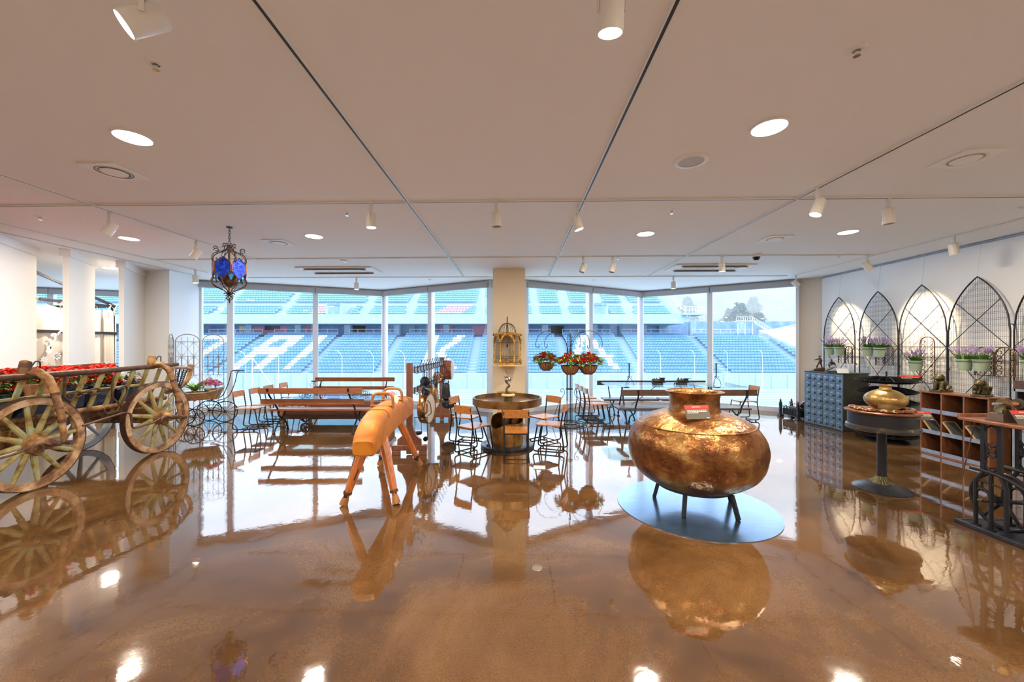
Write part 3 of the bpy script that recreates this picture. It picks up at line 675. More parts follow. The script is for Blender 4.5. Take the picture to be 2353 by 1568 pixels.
for a in (0, pi):
    c_ = cos(a); pts = [(p[0]*c_,0,p[2]) for p in spiral((.145,0,.665), .022, .045, -3*pi/4, pi, 12)]
    MB().tube(pts+[(.09*c_,0,.62),(.22*c_,0,.40),(.32*c_,0,.10),(.335*c_,0,.03)], .006, 6).build('scroll_brace', BLACK, root)
def basket(x, y, z, seed, label, hook):
    r = thing('hanging_flower_basket', label, 'flower basket', (x,y,z), seed*.7, 'baskets hanging on the iron flower stand'); rnd = random.Random(seed)
    MB().lathe([(1e-4,0),(.07,.004),(.12,.045),(.155,.11),(.168,.165),(.155,.165),(.14,.14),(1e-4,.135)], n=36).build('coir_liner', COIR, r)
    m = MB()
    for k in range(18):
        a = 2*pi*k/18; m.tube([(q*cos(a), q*sin(a), zz) for q, zz in ((.02,-.003),(.073,0),(.124,.043),(.160,.11),(.173,.165))], .0028, 4)
    m.tube([(.174*cos(2*pi*k/36), .174*sin(2*pi*k/36), .165) for k in range(36)], .005, 6, True); m.build('wire_cradle', BLACK, r)
    m = MB()
    for k in range(4): a = k*pi/2; m.tube([(.172*cos(a),.172*sin(a),.165),(hook[0]*.0,hook[1]*.0,hook[2]-z)], .002, 4)
    m.build('hanging_chain', BLACK, r)
    g = MB(); f = MB()
    for k in range(230):
        a = rnd.uniform(0,2*pi); q = rnd.uniform(.04,.26); zz = .18+rnd.uniform(-.02,.20)*(1-q*2.0)-max(0,q-.18)*.6+.02; L = rnd.uniform(.05,.08)
        g.leaf((q*cos(a),q*sin(a),zz),(cos(a+rnd.uniform(-.8,.8)),sin(a),rnd.uniform(-.4,.8)), L, L*.9, droop=.2)
    for k in range(74):
        a = rnd.uniform(0,2*pi); q = .255*sqrt(rnd.random()); zz = .37-q*.60+rnd.uniform(-.03,.05); cx, cy = q*cos(a), q*sin(a)
        for j in range(14):
            b_ = rnd.uniform(0,2*pi); e = rnd.uniform(-.2,1); f.leaf((cx,cy,zz),(cos(b_),sin(b_),e), .046, .040, droop=.1)
    for k in range(3): g.leaf((.0+.02*k,.02,.28+.04*k),(.3,.2,1), .05, .045)
    g.build('leaves', LIME, r, smooth=False); f.build('red_blooms', REDG, r, smooth=False)
for ti, sd, zz, lb in ((2,1,1.04,'left of the three red flower baskets, hanging highest in view'),(4,2,1.03,'middle and nearest of the three hanging red flower baskets'),(3,3,1.03,'right of the three hanging red flower baskets, in front of the train table chairs')):
    t_ = tips[ti]; basket(t_[0], t_[1], zz, sd, lb, (t_[0], t_[1], t_[2]+.01))
# ---- utensil rack
root = thing('utensil_rack', 'long dark wooden rack on two footed posts hung with old kitchen tools', 'rack', (-1.46,5.52,0), R(0))
for y in (0, 2.56):
    MB().box((0,y,.66), (.085,.06,1.30)).build('post', RDWOOD, root, bevel=.012)
    MB().box((0,y,.10), (.50,.075,.075)).build('foot_board', RDWOOD, root, bevel=.006)
    for x in (-.19,.19): MB().box((x,y,.03), (.11,.08,.06)).build('foot_block', RDWOOD, root, bevel=.006)
    MB().plate_y([(-.17,.137),(.17,.137),(.165,.22),(.10,.27),(.06,.35),(.045,.42),(-.045,.42),(-.06,.35),(-.10,.27),(-.165,.22)], y-.025, y+.025).build('bracket', RDWOOD, root, smooth=False)
for z in (1.20,.90):
    MB().box((.03,1.28,z), (.022,2.5,.085)).build('hook_rail', mat('pale_blue_board', (.42,.48,.62), .5), root, bevel=.004)
for z in (1.20,.90):
    for k in range(13):
        y = .10+k*.195; m = MB()
        m.box((.045,y,z), (.008,.018,.10)); m.tube(fillet([(.05,y,z+.04),(.10,y,z+.03),(.14,y,z+.10),(.15,y-.005,z+.13)], .03), .005, 6); m.ball((.15,y-.005,z+.135), .008, 6, 4)
        m.tube(fillet([(.05,y,z-.04),(.09,y,z-.06),(.11,y,z-.02)], .02), .005, 6)
        m.build('iron_hook', BLACK, root)
def hang(name, label, cat, y, z, parts, x=-1.46+.11):
    r = thing(name, label, cat, (x, 5.52+y, z), 0, 'old kitchen tools on the utensil rack')
    for nm, mb, mt in parts: mb.build(nm, mt, r)
    return r
hang('wooden_mallet','brown wooden mallet hanging at the near end of the utensil rack','mallet',.16,.93,[('handle',MB().tube([(0,0,0),(0,0,-.26)],[.012,.016],10),CHWOOD),('head',MB().ball((0,0,-.30),(.035,.035,.045)),CHWOOD)])
hang('brass_horn','bent copper pipe hook hanging below the mallet on the utensil rack','pipe',.30,.70,[('pipe',MB().tube(fillet([(0,0,0),(0,0,-.14),(.03,0,-.18),(.07,0,-.15),(.07,0,-.02)],.03),.014,10),CUSHINY)])
hang('balance_scale','black iron balance scale hanging lowest on the near part of the utensil rack','scale',.22,.55,[('beam',MB().tube([(-.10,0,-.06),(.10,0,-.06)],.006,6).tube([(0,0,.12),(0,0,-.10)],.005,6),BLACK),('counterweight',MB().ball((.03,0,-.02),(.02,.02,.05)),BLACK),('pan',MB().lathe([(1e-4,-.33),(.05,-.31),(.06,-.28)],(-.04,0,0),16).tube([(-.09,0,-.06),(-.09,0,-.28)],.004,5).tube([(0,0,-.06),(.01,0,-.28)],.004,5),BLACK),('grinder',MB().cyl((.07,0,-.38),.035,.04,12,'y').tube([(.09,0,-.06),(.10,0,-.36)],.006,6),BLACK)])
for k, (y, z, rr, nm) in enumerate(((.45,1.16,.075,'larger black iron ladle on the upper rail of the utensil rack'),(.62,1.13,.05,'smaller black iron ladle just behind the larger one on the utensil rack'),(.55,.97,.06,'round black iron pan hanging below the two ladles on the utensil rack'))):
    hang('iron_ladle', nm, 'ladle', y, z, [('handle',MB().tube([(0,0,.0),(0,0,-.12)],.007,6),BLACK),('bowl',MB().lathe([(1e-4,-.03),(rr*.7,-.02),(rr,.02),(rr-.006,.02),(rr*.6,-.012),(1e-4,-.02)],(0,0,-.16),20,'y'),BLACK)])
r = hang('round_drum', 'large round brass and skin drum hanging from the lower rail of the utensil rack','drum',.62,.86,[('shell',MB().lathe([(.235,-.06),(.24,-.05),(.24,.05),(.235,.06),(.225,.06),(.225,-.06),(.235,-.06)],(0,0,-.30),48,'x'),BRASS),('skin',MB().lathe([(1e-4,.045),(.226,.05)],(0,0,-.30),40,'x'),mat('drum_skin',(.62,.56,.50),.5,0,(.72,.66,.6),4)),('strap',MB().tube([(0,-.08,.02),(0,0,-.06),(0,.08,.02)],.006,6),IRON),('side_loop',MB().tube(fillet([(.06,-.12,-.16),(.12,-.15,-.2),(.13,-.13,-.36),(.06,-.1,-.4)],.04),.006,6),RUST)])
r.rotation_euler = (0,0,R(-10))
def bell(y, z, rr, h, mt, label, x=-1.35):
    hang('hand_bell', label, 'bell', y, z, [('bell_body',MB().lathe([(1e-4,0),(rr*.55,-.005),(rr*.75,-.04),(rr*.82,-h*.5),(rr,-h),(rr*.93,-h),(rr*.7,-h*.5)],n=28),mt),('loop',MB().tube([(0.03*cos(a),0,.01+.03*sin(a)) for a in [k*pi/6 for k in range(7)]],.006,6),IRON)], x)
bell(1.05,.86,.088,.27,BRASS,'large brass bell hanging in front of the drum on the utensil rack')
bell(1.35,.80,.06,.26,GOLD,'narrow golden bell half hidden behind the large brass bell')
bell(1.95,.84,.10,.30,IRON,'large dark iron bell at the far part of the utensil rack', -1.28)
hang('iron_cooking_pot','round black iron pot hanging lowest at the far part of the utensil rack','pot',2.05,.58,[('pot_body',MB().ball((0,0,-.14),(.155,.13,.12),20,12),IRON),('rim',MB().tube([(.10*cos(2*pi*k/20),.09*sin(2*pi*k/20),-.04) for k in range(20)],.008,6,True),IRON)], -1.24)
m = MB(); rnd = random.Random(5)
for k in range(26):
    a = rnd.uniform(0,pi); b_ = rnd.uniform(0,pi); m.tube([Vector((.09*cos(t_)*cos(a), .09*sin(t_)*sin(b_), .09*sin(t_)*cos(b_)+.02*cos(3*t_+a))) for t_ in [i*2*pi/14 for i in range(14)]], .003, 4, True)
hang('wire_tangle','tangled bunch of copper wire whisks hanging on the lower rail of the utensil rack','whisk bunch',1.55,.98,[('wires',m,CUSHINY)])
for k, (y, l) in enumerate(((.95,.30),(1.2,.42),(1.5,.35),(1.75,.28))):
    hang('skewer_iron', ('first and shortest-hung long black iron skewer behind the ladles','long black iron skewer hanging over the brass bell, longest of the skewers','long black iron skewer hanging above the wire whisks','long black iron skewer beside the far post of the utensil rack')[k], 'skewer', y, 1.17, [('shaft',MB().tube([(0,0,0),(0,0,-l)],.006,6),BLACK),('tip',MB().leaf((0,0,-l),(0,0,-1),.06,.03),BLACK)])
for k, (y, zz, l) in enumerate(((.80,1.16,.22),(1.70,.88,.30),(2.25,1.16,.34))):
    m = MB()
    for j in range(int(l/.03)): m.tube([((.009*cos(t_) if j % 2 else 0), (0 if j % 2 else .009*cos(t_)), -.015-.028*j+.018*sin(t_)) for t_ in [i*pi/4 for i in range(8)]], .003, 4, True)
    w2 = MB(); w2.cyl((0,0,-l-.05), .045, .05, 18); w2.tube([(.03*cos(t_),0,-l+.03*sin(t_)-.02) for t_ in [i*pi/6 for i in range(7)]], .004, 5)
    hang('hanging_pulley', ('small iron weight on a short chain between ladle and skewers','iron weight on a chain below the wire whisks','iron weight on a long chain beside the far post of the utensil rack')[k], 'weight', y, zz, [('chain',m,IRON),('weight_block',w2,RUST)])
for k, (y, l) in enumerate(((.36,.24),(1.35,.26),(1.95,.22))):
    m = MB(); m.lathe([(1e-4,-.012),(.06,-.010),(.075,.012),(.07,.012),(.055,-.004),(1e-4,-.006)], (0,0,-l-.06), 22, 'x')
    hang('small_skillet', ('small dark skillet hanging nearest the near post of the rack','small dark skillet hanging behind the brass bells','small dark skillet hanging high near the far post')[k], 'skillet', y, 1.17, [('pan',m,IRON),('handle',MB().tube([(0,0,0),(0,0,-l)],.006,6),RUST)])
r = thing('wooden_barrel_drum','brown wooden drum with pale skin and spindle hung on the far post of the rack','drum',(-1.33,8.10,1.05), 0, 'old kitchen tools on the utensil rack')
MB().lathe([(.205,-.08),(.212,0),(.205,.08)],n=32,axis='x').build('shell', BENWOOD, r)
MB().lathe([(1e-4,.11),(.12,.105),(.19,.09),(.206,.078)],n=32,axis='x').build('skin', mat('pale_skin',(.66,.68,.74),.4), r)
MB().lathe([(1e-4,-.08),(.206,-.08)],n=32,axis='x').build('back_panel', BENWOOD, r)
MB().lathe([(.004,-.22),(.016,-.25),(.012,-.32),(.022,-.36),(.010,-.44),(.003,-.52)],n=12).build('spindle', DKWOOD, r)
# ---- benches
def bench(label, x0, x1, y, zt, zs, ys0, ys1, wood, face, legx, rails, foot, seats=None):
    cx = (x0+x1)/2; r = thing('slatted_bench', label, 'bench', (cx, y, 0)); L = x1-x0
    for k, (za, zb, dy) in enumerate(rails):
        MB().box((0,dy,(za+zb)/2), (L,.024,zb-za), M=Matrix.Rotation(R(-6*face),4,'X')).build('back_rail', wood, r, bevel=.004)
    for a, b in (seats or [(x0, x1)]):
        MB().box(((a+b)/2-cx, (ys0+ys1)/2-y, zs-.017), (b-a, abs(ys1-ys0), .034)).build('seat_plank', wood, r, bevel=.006)
    yn, yf = (ys0-y, ys1-y)
    for lx in legx:
        x = lx-cx; m = MB()
        m.tube(bez((x,rails[0][2]-.030*face,zt-.005),(x,rails[-1][2]-.04*face,zs+.2),(x,yn-.02*face,zs+.10),(x,yn+.02*face,zs-.03),8), .015, 8)
        m.tube([(x,yn+.02*face,zs-.042),(x,yf-.03*face,zs-.042)], .013, 8)
        m.tube(bez((x,yn+.02*face,zs-.05),(x,yn+.03*face,zs*.5),(x,yf-.02*face,zs*.62),(x,yf+.02*face,.012),10), .014, 8)
        m.tube(bez((x,yf-.04*face,zs-.05),(x,yf-.10*face,zs*.55),(x,yn+.06*face,zs*.62),(x,yn-foot*face,.012),10), .014, 8)
        for yy in (yf+.02*face, yn-foot*face): m.ball((x,yy,.012), (.03,.03,.012), 10, 6)
        m.build('cast_iron_leg', BLACK, r)
        MB().tube([(x-.05,yn+.02*face,.10),(x+.05,yn+.02*face,.11)], .008, 6).build('leg_stay', BLACK, r)
    return r
bench('brown slatted bench nearest the camera left of the pommel horse, seen from behind', -4.345,-2.565, 6.66, .825,.42, 6.90,7.20, BENWOOD, 1, (-4.18,-2.80), [(.725,.825,-.03),(.535,.63,.05)], .10)
bench('brown slatted bench by the window behind the low glass table, facing the camera', -4.56,-2.72, 8.95, .82,.42, 8.75,8.42, BENWOOD, -1, (-4.42,-2.90), [(.725,.82,.03),(.54,.62,-.02)], .10)
bench('long dark single-rail bench in front of the train table, partly behind the cauldron', 2.05,4.62, 7.30, .725,.345, 7.46,7.86, DKWOOD, 1, (2.38,4.42), [(.605,.722,0)], .02)
bench('long dark bench at the window side of the train table', 2.03,4.62, 9.25, .72,.345, 9.10,8.72, DKWOOD, -1, (2.30,4.35), [(.61,.72,0)], .06, seats=[(2.08,3.32),(3.38,4.6)])
# ---- low glass table (factory cart)
root = thing('low_glass_table', 'low heavy dark wood table with glass top between the two brown benches', 'table', (-3.46,7.85,0))
MB().box((0,0,.505),(1.98,1.12,.012)).build('glass_top', TOPGLASS, root, smooth=False)
for y in (-.50,.50):
    MB().box((0,y,.455),(1.92,.05,.085)).build('apron', BENWOOD, root, bevel=.006)
    MB().box((0,y,.245),(1.80,.09,.16)).build('side_beam', DKWOOD, root, bevel=.01)
for x in (-.93,.93): MB().box((x,0,.455),(.05,1.0,.085)).build('apron', BENWOOD, root, bevel=.006)
for x in (-.90,.90):
    for y in (-.50,.50):
        MB().lathe([(.045,0),(.05,.03),(.03,.06),(.045,.12),(.05,.17),(.05,.42)], (x*.985,y,0), 12).build('leg', AGED, root)
for x in (-.72,.72):
    m = MB(); m.ring((x,0,.11), .09, .03, .05, 24, 'y'); m.cyl((x,0,.11), .03, .09, 12, 'y')
    for k in range(5): a = 2*pi*k/5; m.bar((x,0,.11),(x+.08*cos(a),0,.11+.08*sin(a)), .015)
    m.tube([(x,0,.11),(x,0,.42)], .02, 8); m.build('iron_wheel', IRON, root)
# model tricycle on it
r = thing('model_tricycle', 'small black vintage tricycle model standing on the low glass table', 'model tricycle', (-3.80,7.70,.511), R(0))
def spw(m, c, rad, th=.006, n=12, ax='y'):
    m.ring(c, rad-th/2, th, th, 28, ax)
    for k in range(n):
        a = 2*pi*k/n
        if ax == 'y': m.tube([c,(c[0]+rad*cos(a)*.97,c[1],c[2]+rad*sin(a)*.97)], .0018, 4)
        else: m.tube([c,(c[0],c[1]+rad*cos(a)*.97,c[2]+rad*sin(a)*.97)], .0018, 4)
m = MB(); spw(m,(0.0,0,.095),.095); m.build('front_wheel', IRON, r)
for y, x in ((-.07,-.33),(.07,-.30)):
    m = MB(); spw(m,(x+.0,y,.068),.068); m.build('rear_wheel', IRON, r)
m = MB(); m.tube([(-.0,0,.095),(.0,0,.25),(.005,0,.36)], .008, 8); m.tube(bez((0,0,.23),(-.15,0,.24),(-.20,0,.16),(-.30,0,.10)), .006, 8); m.tube([(-.30,-.07,.07),(-.30,.07,.07)], .005, 6); m.tube([(.005,-.09,.37),(.005,.09,.37)], .005, 6); m.tube(spiral((-.17,0,.26),.04,.04,0,1.6*pi),.003,5); m.build('frame', BLACK, r)
MB().ball((-.13,0,.335),(.07,.035,.014)).build('saddle', BLACK, r)
MB().tube([(-.13,0,.33),(-.1,0,.24)],.004,6).build('saddle_post', BLACK, r)
r = thing('model_wire_cart', 'tiny tarnished wire cart model standing at the right end of the low glass table', 'model cart', (-3.02,7.70,.511), R(0))
m = MB()
for x in (-.13,.13):
    for y in (-.06,.06): spw(m,(x,y,.05),.05,.005,8)
m.build('wheels', IRON, r)
m = MB()
for k in range(9):
    for y in (-.06,.06): m.tube([(-.16+.04*k,y,.07),(-.18+.045*k,y*1.3,.15)], .003, 4)
for z, e in ((.07,1),(.15,1.25)):
    for y in (-.06,.06): m.tube([(-.16*e,y*e,z),(.17*e,y*e,z)], .004, 4)
m.tube([(.18,0,.1),(.24,0,.06),(.25,0,.03)],.004,5); m.build('wire_body', RUST, r)
m = MB(); rnd = random.Random(9)
for k in range(40): m.leaf((rnd.uniform(-.16,.18),rnd.uniform(-.05,.05),.12),(rnd.uniform(-1,1),rnd.uniform(-1,1),1.2), .05,.015)
m.build('dried_flowers', mat('dried_flower', (.35,.30,.24), .8), r, smooth=False)
# ---- train table
root = thing('train_table', 'long glass topped table on cast iron trestles with two model trains', 'table', (3.28,8.16,0))
MB().prism([(-1.34,-.42),(-1.20,-.52),(1.30,-.56),(1.40,-.50),(1.48,.40),(1.36,.50),(-1.18,.52),(-1.30,.46)], .722, .736).build('glass_top', TOPGLASS, root, smooth=False)
for x in (-.95,.90):
    m = MB()
    m.tube(bez((x-.04,-.10,.70),(x-.04,-.14,.45),(x-.05,-.34,.30),(x-.04,-.42,.02)), .017, 8)
    m.tube(bez((x+.02,.10,.70),(x+.02,.14,.45),(x+.02,.34,.30),(x+.02,.42,.02)), .017, 8)
    m.tube(bez((x-.04,-.38,.08),(x-.05,-.25,.22),(x,.25,.22),(x,.38,.08)), .012, 8)
    m.box((x,0,.705),(.10,.60,.03)); m.box((x-.04,-.42,.012),(.05,.10,.02)); m.box((x+.02,.42,.012),(.05,.10,.02))
    m.build('trestle', IRON, root)
MB().tube([(-.95,0,.18),(.90,0,.18)], .012, 8).build('stretcher', BLACK, root)
for s_ in (-1,1): MB().bar((s_*.90,0,.20),(s_*.25,0,.70), .022,.010).build('diagonal_brace', BLACK, root)
def train(x, label, kind, rz=0):
    r = thing('model_locomotive', label, 'model train', (x,8.05,.736), rz, 'model trains on the glass table')
    m = MB()
    for k in range(4):
        for y in (-.035,.035): m.cyl((-.09+k*.055,y,.022), .022, .008, 14, 'y')
    m.build('wheels', IRON, r); m = MB()
    m.box((0,0,.05),(.28,.065,.012))
    if kind == 0:
        m.tube([(-.12,0,.09),(.05,0,.09)], .036, 14); m.box((.085,0,.10),(.075,.085,.085)); m.box((.09,0,.148),(.095,.095,.01))
        m.cyl((-.03,0,.135),.008,.03,8); m.cyl((-.08,0,.135),.012,.02,8)
    else:
        m.tube([(-.10,0,.085),(.04,0,.085)], .032, 14); m.box((.085,0,.09),(.07,.08,.07)); m.box((.10,0,.135),(.13,.09,.01))
        m.cyl((-.075,0,.132),.010,.04,10,r2=.017); m.cyl((-.01,0,.125),.014,.03,10); m.tube([(-.14,0,.03),(-.17,0,.012)],[.02,.006],4)
    m.build('boiler', BLACK, r)
    m = MB(); m.tube([(-.12,-.038,.085),(.05,-.038,.085)], .003, 5); m.tube([(-.12,-.037,.045),(.05,-.037,.035)], .003, 5); m.box((-.05,-.034,.11),(.06,.004,.006)); m.build('brass_trim', GOLD, r)
train(3.035,'black and gold model locomotive with rounded cab, left one on the glass table',0)
train(3.53,'black and gold model locomotive with funnel chimney, right one on the glass table',1)
for x, lb in ((2.45,'tall black iron candle holder at the left end of the train table'),(4.27,'tall black iron candle holder at the right end of the train table')):
    r = thing('candle_holder', lb, 'candle holder', (x,8.10,.736), 0, 'candle holders on the train table')
    MB().tube([(0,0,.14),(0,0,.44)], [.010,.014], 8).build('stem', BLACK, r)
    MB().lathe([(1e-4,.435),(.045,.44),(.048,.448),(1e-4,.446)], n=20).build('drip_pan', BLACK, r)
    for k in range(3):
        a = R(90+120*k); c_, s_ = cos(a), sin(a); pts = bez((0,0,.15),(.03*c_,.03*s_,.13),(.085*c_,.085*s_,.10),(.085*c_,.085*s_,.012))
        MB().tube(list(pts)+[(.105*c_,.105*s_,.008)], .0055, 6).build('foot', BLACK, r)
        MB().tube([(p[0]*c_,p[0]*s_,p[2]) for p in spiral((.035,0,.165),.020,.012,-pi/2,pi,8)], .004, 5).build('scroll', BLACK, r)
# ---- iron fence planter by the window
root = thing('iron_fence_planter', 'small cast iron fence planter with finial posts by the window corner', 'planter', (5.90,8.24,0), 0)
for x, y in ((-.0,.27),(0,-.25),(.24,-.25),(.24,.27)):
    m = MB().box((x,y,.17),(.045,.045,.26)); m.lathe([(.02,.30),(.032,.32),(.012,.335),(.022,.355),(.006,.385),(.001,.41)], (x,y,0), 10); m.box((x,y,.03),(.075,.075,.05), taper=1.3); m.build('post', IRON, root)
m = MB()
for z in (.075,.245): m.bar((0,-.25,z),(0,.27,z), .012); m.bar((0,-.25,z),(.24,-.25,z), .012)
for k in range(11): y = -.21+k*.044; m.bar((0,y,.07),(0,y,.25), .010)
for k in range(4): m.bar((.04+k*.05,-.25,.07),(.04+k*.05,-.25,.25), .010)
m.build('railing', IRON, root)
MB().box((.13,.01,.13),(.20,.46,.14)).build('trough', BLACK, root)
g = MB(); f = MB(); rnd = random.Random(12)
for k in range(60):
    x, y = rnd.uniform(.02,.24), rnd.uniform(-.22,.24); a = rnd.uniform(0,6.28); g.leaf((x,y,.2),(cos(a)*.7,sin(a)*.7,rnd.uniform(.4,1.2)), rnd.uniform(.06,.14), .035)
for k in range(12): x, y = rnd.uniform(.02,.2), rnd.uniform(-.2,.1); [f.leaf((x,y,.30+.01*j),(cos(j),sin(j),.7), .035,.025) for j in range(6)]
g.build('leaves', mat('dusty_green', (.16,.24,.16), .6, 0, (.35,.42,.33), 8), root, smooth=False); f.build('red_flowers', mat('dull_red', (.45,.06,.08), .6), root, smooth=False)
r = thing('metal_disc', 'round dark iron disc leaning behind the fence planter beside the drawer cabinet', 'wheel', (6.24,8.18,0))
m = MB(); m.lathe([(1e-4,-.012),(.17,-.015),(.19,-.02),(.19,.02),(.17,.012),(1e-4,.012)], (0,0,.20), 28, 'y'); m.build('disc', IRON, r); m = MB(); m.box((0,.02,.02),(.10,.05,.04)); m.build('foot', IRON, r)
# ---- floor caption card and drain
r = thing('floor_card', 'small white printed card lying on the floor in front of the round table', 'card', (.348,4.92,.0), R(-4))
MB().box((0,0,.004),(.15,.13,.006)).build('card', PAPER, r, smooth=False)
m = MB(); m.box((.01,.035,.0077),(.10,.006,.001)); m.box((.04,-.03,.0077),(.03,.006,.001)); m.build('lettering', mat('grey_ink',(.4,.38,.35),.6), r, smooth=False)
tag(MB().lathe([(1e-4,.001),(.030,.001),(.030,.003),(.036,.003),(.038,.0005)], (.176,2.70,0), 24).build('floor_drain', mat('dull_brass', (.45,.36,.25), .25, .8)), 'small round metal cap set in the floor between camera and round table', 'floor cap')
# ================================================================ right side
# ---- drawer cabinet
root = thing('drawer_cabinet', 'blue grey metal cabinet with seven rows of small card drawers by the window corner', 'cabinet', (6.145,7.385,0), R(4.5))
MB().box((.02,0,.52),(.50,.82,1.04)).build('body', CABSIDE, root, bevel=.006)
m = MB()
for k in range(8): m.box((-.236,0,.045+k*.138),(.018,.80,.022))
for y in (-.40,.40): m.box((-.236,y,.52),(.018,.022,1.03))
for y in (-.133,.133): m.box((-.234,y,.52),(.014,.010,1.0))
m.build('face_frame', CABINET, root, bevel=.002)
MB().box((.02,0,1.046),(.54,.84,.014)).build('top', CABSIDE, root, bevel=.003)
for j in range(7):
    for i in range(6):
        y = -.333+i*.1333; z = .115+j*.138
        d = MB().box((-.236,y,z),(.014,.118,.108)).build('drawer', CABINET, root, bevel=.003)
        m = MB(); m.box((-.247,y,z+.022),(.006,.05,.022)); m.build('label_holder', ZINC, d, smooth=False)
        m = MB(); m.ball((-.254,y-.036,z-.030),(.013,.012,.020),8,6); m.build('pull', IRON, d)
        MB().box((-.2505,y,z+.022),(.001,.030,.008)).build('drawer_label', ZINC, d, smooth=False)
def figure(parent, P_, mt, pts_list):
    for nm, pts, rad in pts_list: P_.tube(pts, rad, 8)
def bronze_fig(name, label, loc, rz, kind):
    r = thing(name, label, 'figurine', loc, rz, 'bronze sport figurines on the drawer cabinet')
    m = MB()
    if kind == 0:
        MB().add([(-.13,-.05,0),(.10,-.05,0),(.10,.05,0),(-.13,.05,0),(-.11,-.045,.035),(.10,-.04,.075),(.10,.04,.075),(-.11,.045,.035)],[(0,3,2,1),(4,5,6,7),(0,1,5,4),(1,2,6,5),(2,3,7,6),(3,0,4,7)]).build('wave_base', BRONZE2, r, bevel=.01)
        for a in ([(-.03,0,.05),(-.03,0,.10),(.0,0,.145),(.02,0,.18)], [(.07,0,.07),(.055,0,.13),(.03,0,.18)]): m.tube(a, [.010]+[.014]*(len(a)-2)+[.018], 8)
        m.tube([(.02,0,.175),(.035,0,.215),(.03,0,.25)], [.022,.026,.018], 10)
        m.tube([(.01,0,.245),(-.04,0,.225),(-.085,0,.215)], [.012,.010,.007], 8); m.tube([(.04,0,.245),(.07,0,.20),(.055,0,.17)], [.012,.010,.007], 8)
        m.tube([(.03,0,.25),(.025,0,.268)], .009, 8); m.ball((.022,0,.285), (.018,.016,.021), 12, 8)
        nm = 'skier_body'
    else:
        MB().add([(-.12,-.05,0),(.12,-.05,0),(.12,.05,0),(-.12,.05,0),(-.10,-.04,.02),(.10,-.04,.03),(.10,.04,.03),(-.10,.04,.02)],[(0,3,2,1),(4,5,6,7),(0,1,5,4),(1,2,6,5),(2,3,7,6),(3,0,4,7)]).build('wave_base', BRONZE2, r, bevel=.01)
        MB().tube([(-.12,0,.03),(-.04,0,.06),(.06,0,.11),(.14,0,.15)], [.008,.022,.022,.006], 10, sx=.5).build('surfboard', CHROME, r)
        m.tube([(-.02,.01,.08),(-.04,.01,.12),(.0,0,.15)], [.010,.013,.016], 8); m.tube([(.06,-.01,.12),(.05,-.01,.16),(.01,0,.15)], [.010,.013,.016], 8)
        m.tube([(.005,0,.15),(.0,0,.185),(-.005,0,.20)], [.021,.025,.014], 10)
        m.tube([(-.02,0,.19),(-.05,0,.16),(-.06,0,.12)], [.011,.009,.006], 8); m.tube([(.015,0,.19),(.05,0,.175),(.075,0,.15)], [.011,.009,.006], 8)
        m.tube([(-.005,0,.20),(-.005,0,.214)], .008, 8); m.ball((-.005,0,.228), (.016,.015,.018), 12, 8)
        nm = 'surfer_body'
    o = m.build(nm, BRONZE2, r); rm = o.modifiers.new('remesh', 'REMESH'); rm.mode = 'VOXEL'; rm.voxel_size = .004; rm.use_smooth_shade = True
bronze_fig('skier_figurine', 'brown bronze figurine of a standing skier on a ridged base, on the drawer cabinet', (6.03,7.62,1.053), R(0), 0)
bronze_fig('surfer_figurine', 'brown bronze figurine of a crouching surfer on a tilted silver board, on the drawer cabinet', (6.05,7.33,1.053), R(0), 1)
r = thing('blank_card', 'blank white card propped on top of the drawer cabinet beside the surfer', 'card', (6.03,7.03,1.053), 0)
MB().add([(-.09,.03,0),(.09,.0,0),(.13,.09,.08),(-.05,.12,.08),(-.09,.035,0),(.09,.005,0),(.13,.095,.078),(-.05,.125,.078)],[(0,1,2,3),(7,6,5,4),(0,4,5,1),(1,5,6,2),(2,6,7,3),(3,7,4,0)]).build('card', PAPER, r, smooth=False)
# ---- revolving bin rack
root = thing('revolving_bin_rack', 'black revolving hardware bin rack with stacked scalloped trays behind the pedestal table', 'rack', (6.12,6.33,0))
MB().lathe([(1e-4,0),(.27,0),(.275,.012),(.22,.03),(.03,.05),(1e-4,.05)], n=40).build('base', IRON, root)
MB().tube([(0,0,.04),(0,0,1.13)], .013, 10).build('shaft', BLACK, root)
for z in (.10,.275,.45,.625,.80,.97):
    tr = MB().lathe([(.014,z-.03),(.20,z-.03),(.30,z-.025),(.37,z-.005),(.395,z+.02),(.388,z+.022),(.365,z+.0),(.29,z-.02),(.19,z-.025),(.014,z-.025)], n=48).build('bin_tray', BLACK, root)
    m = MB()
    for k in range(12):
        a = 2*pi*k/12; c_, s_ = cos(a), sin(a); V = []
        for q, zz in ((.03,z+.075),(.16,z+.075),(.27,z+.055),(.34,z+.028),(.392,z+.012)): V += [(q*c_,q*s_,zz),(q*c_,q*s_,z-.028+(max(0,q-.27)*.3))]
        m.add(V, [(2*i,2*i+2,2*i+3,2*i+1) for i in range(4)])
        m.tube([V[2*i] for i in range(5)], .004, 5)
    m.build('divider', BLACK, tr, smooth=False)
sign('caption_sign', 'red and black caption card standing on the top tray of the revolving bin rack', (6.28,6.08,.985), R(-8), .30, .11, R(-28), 2, body=BLACK)
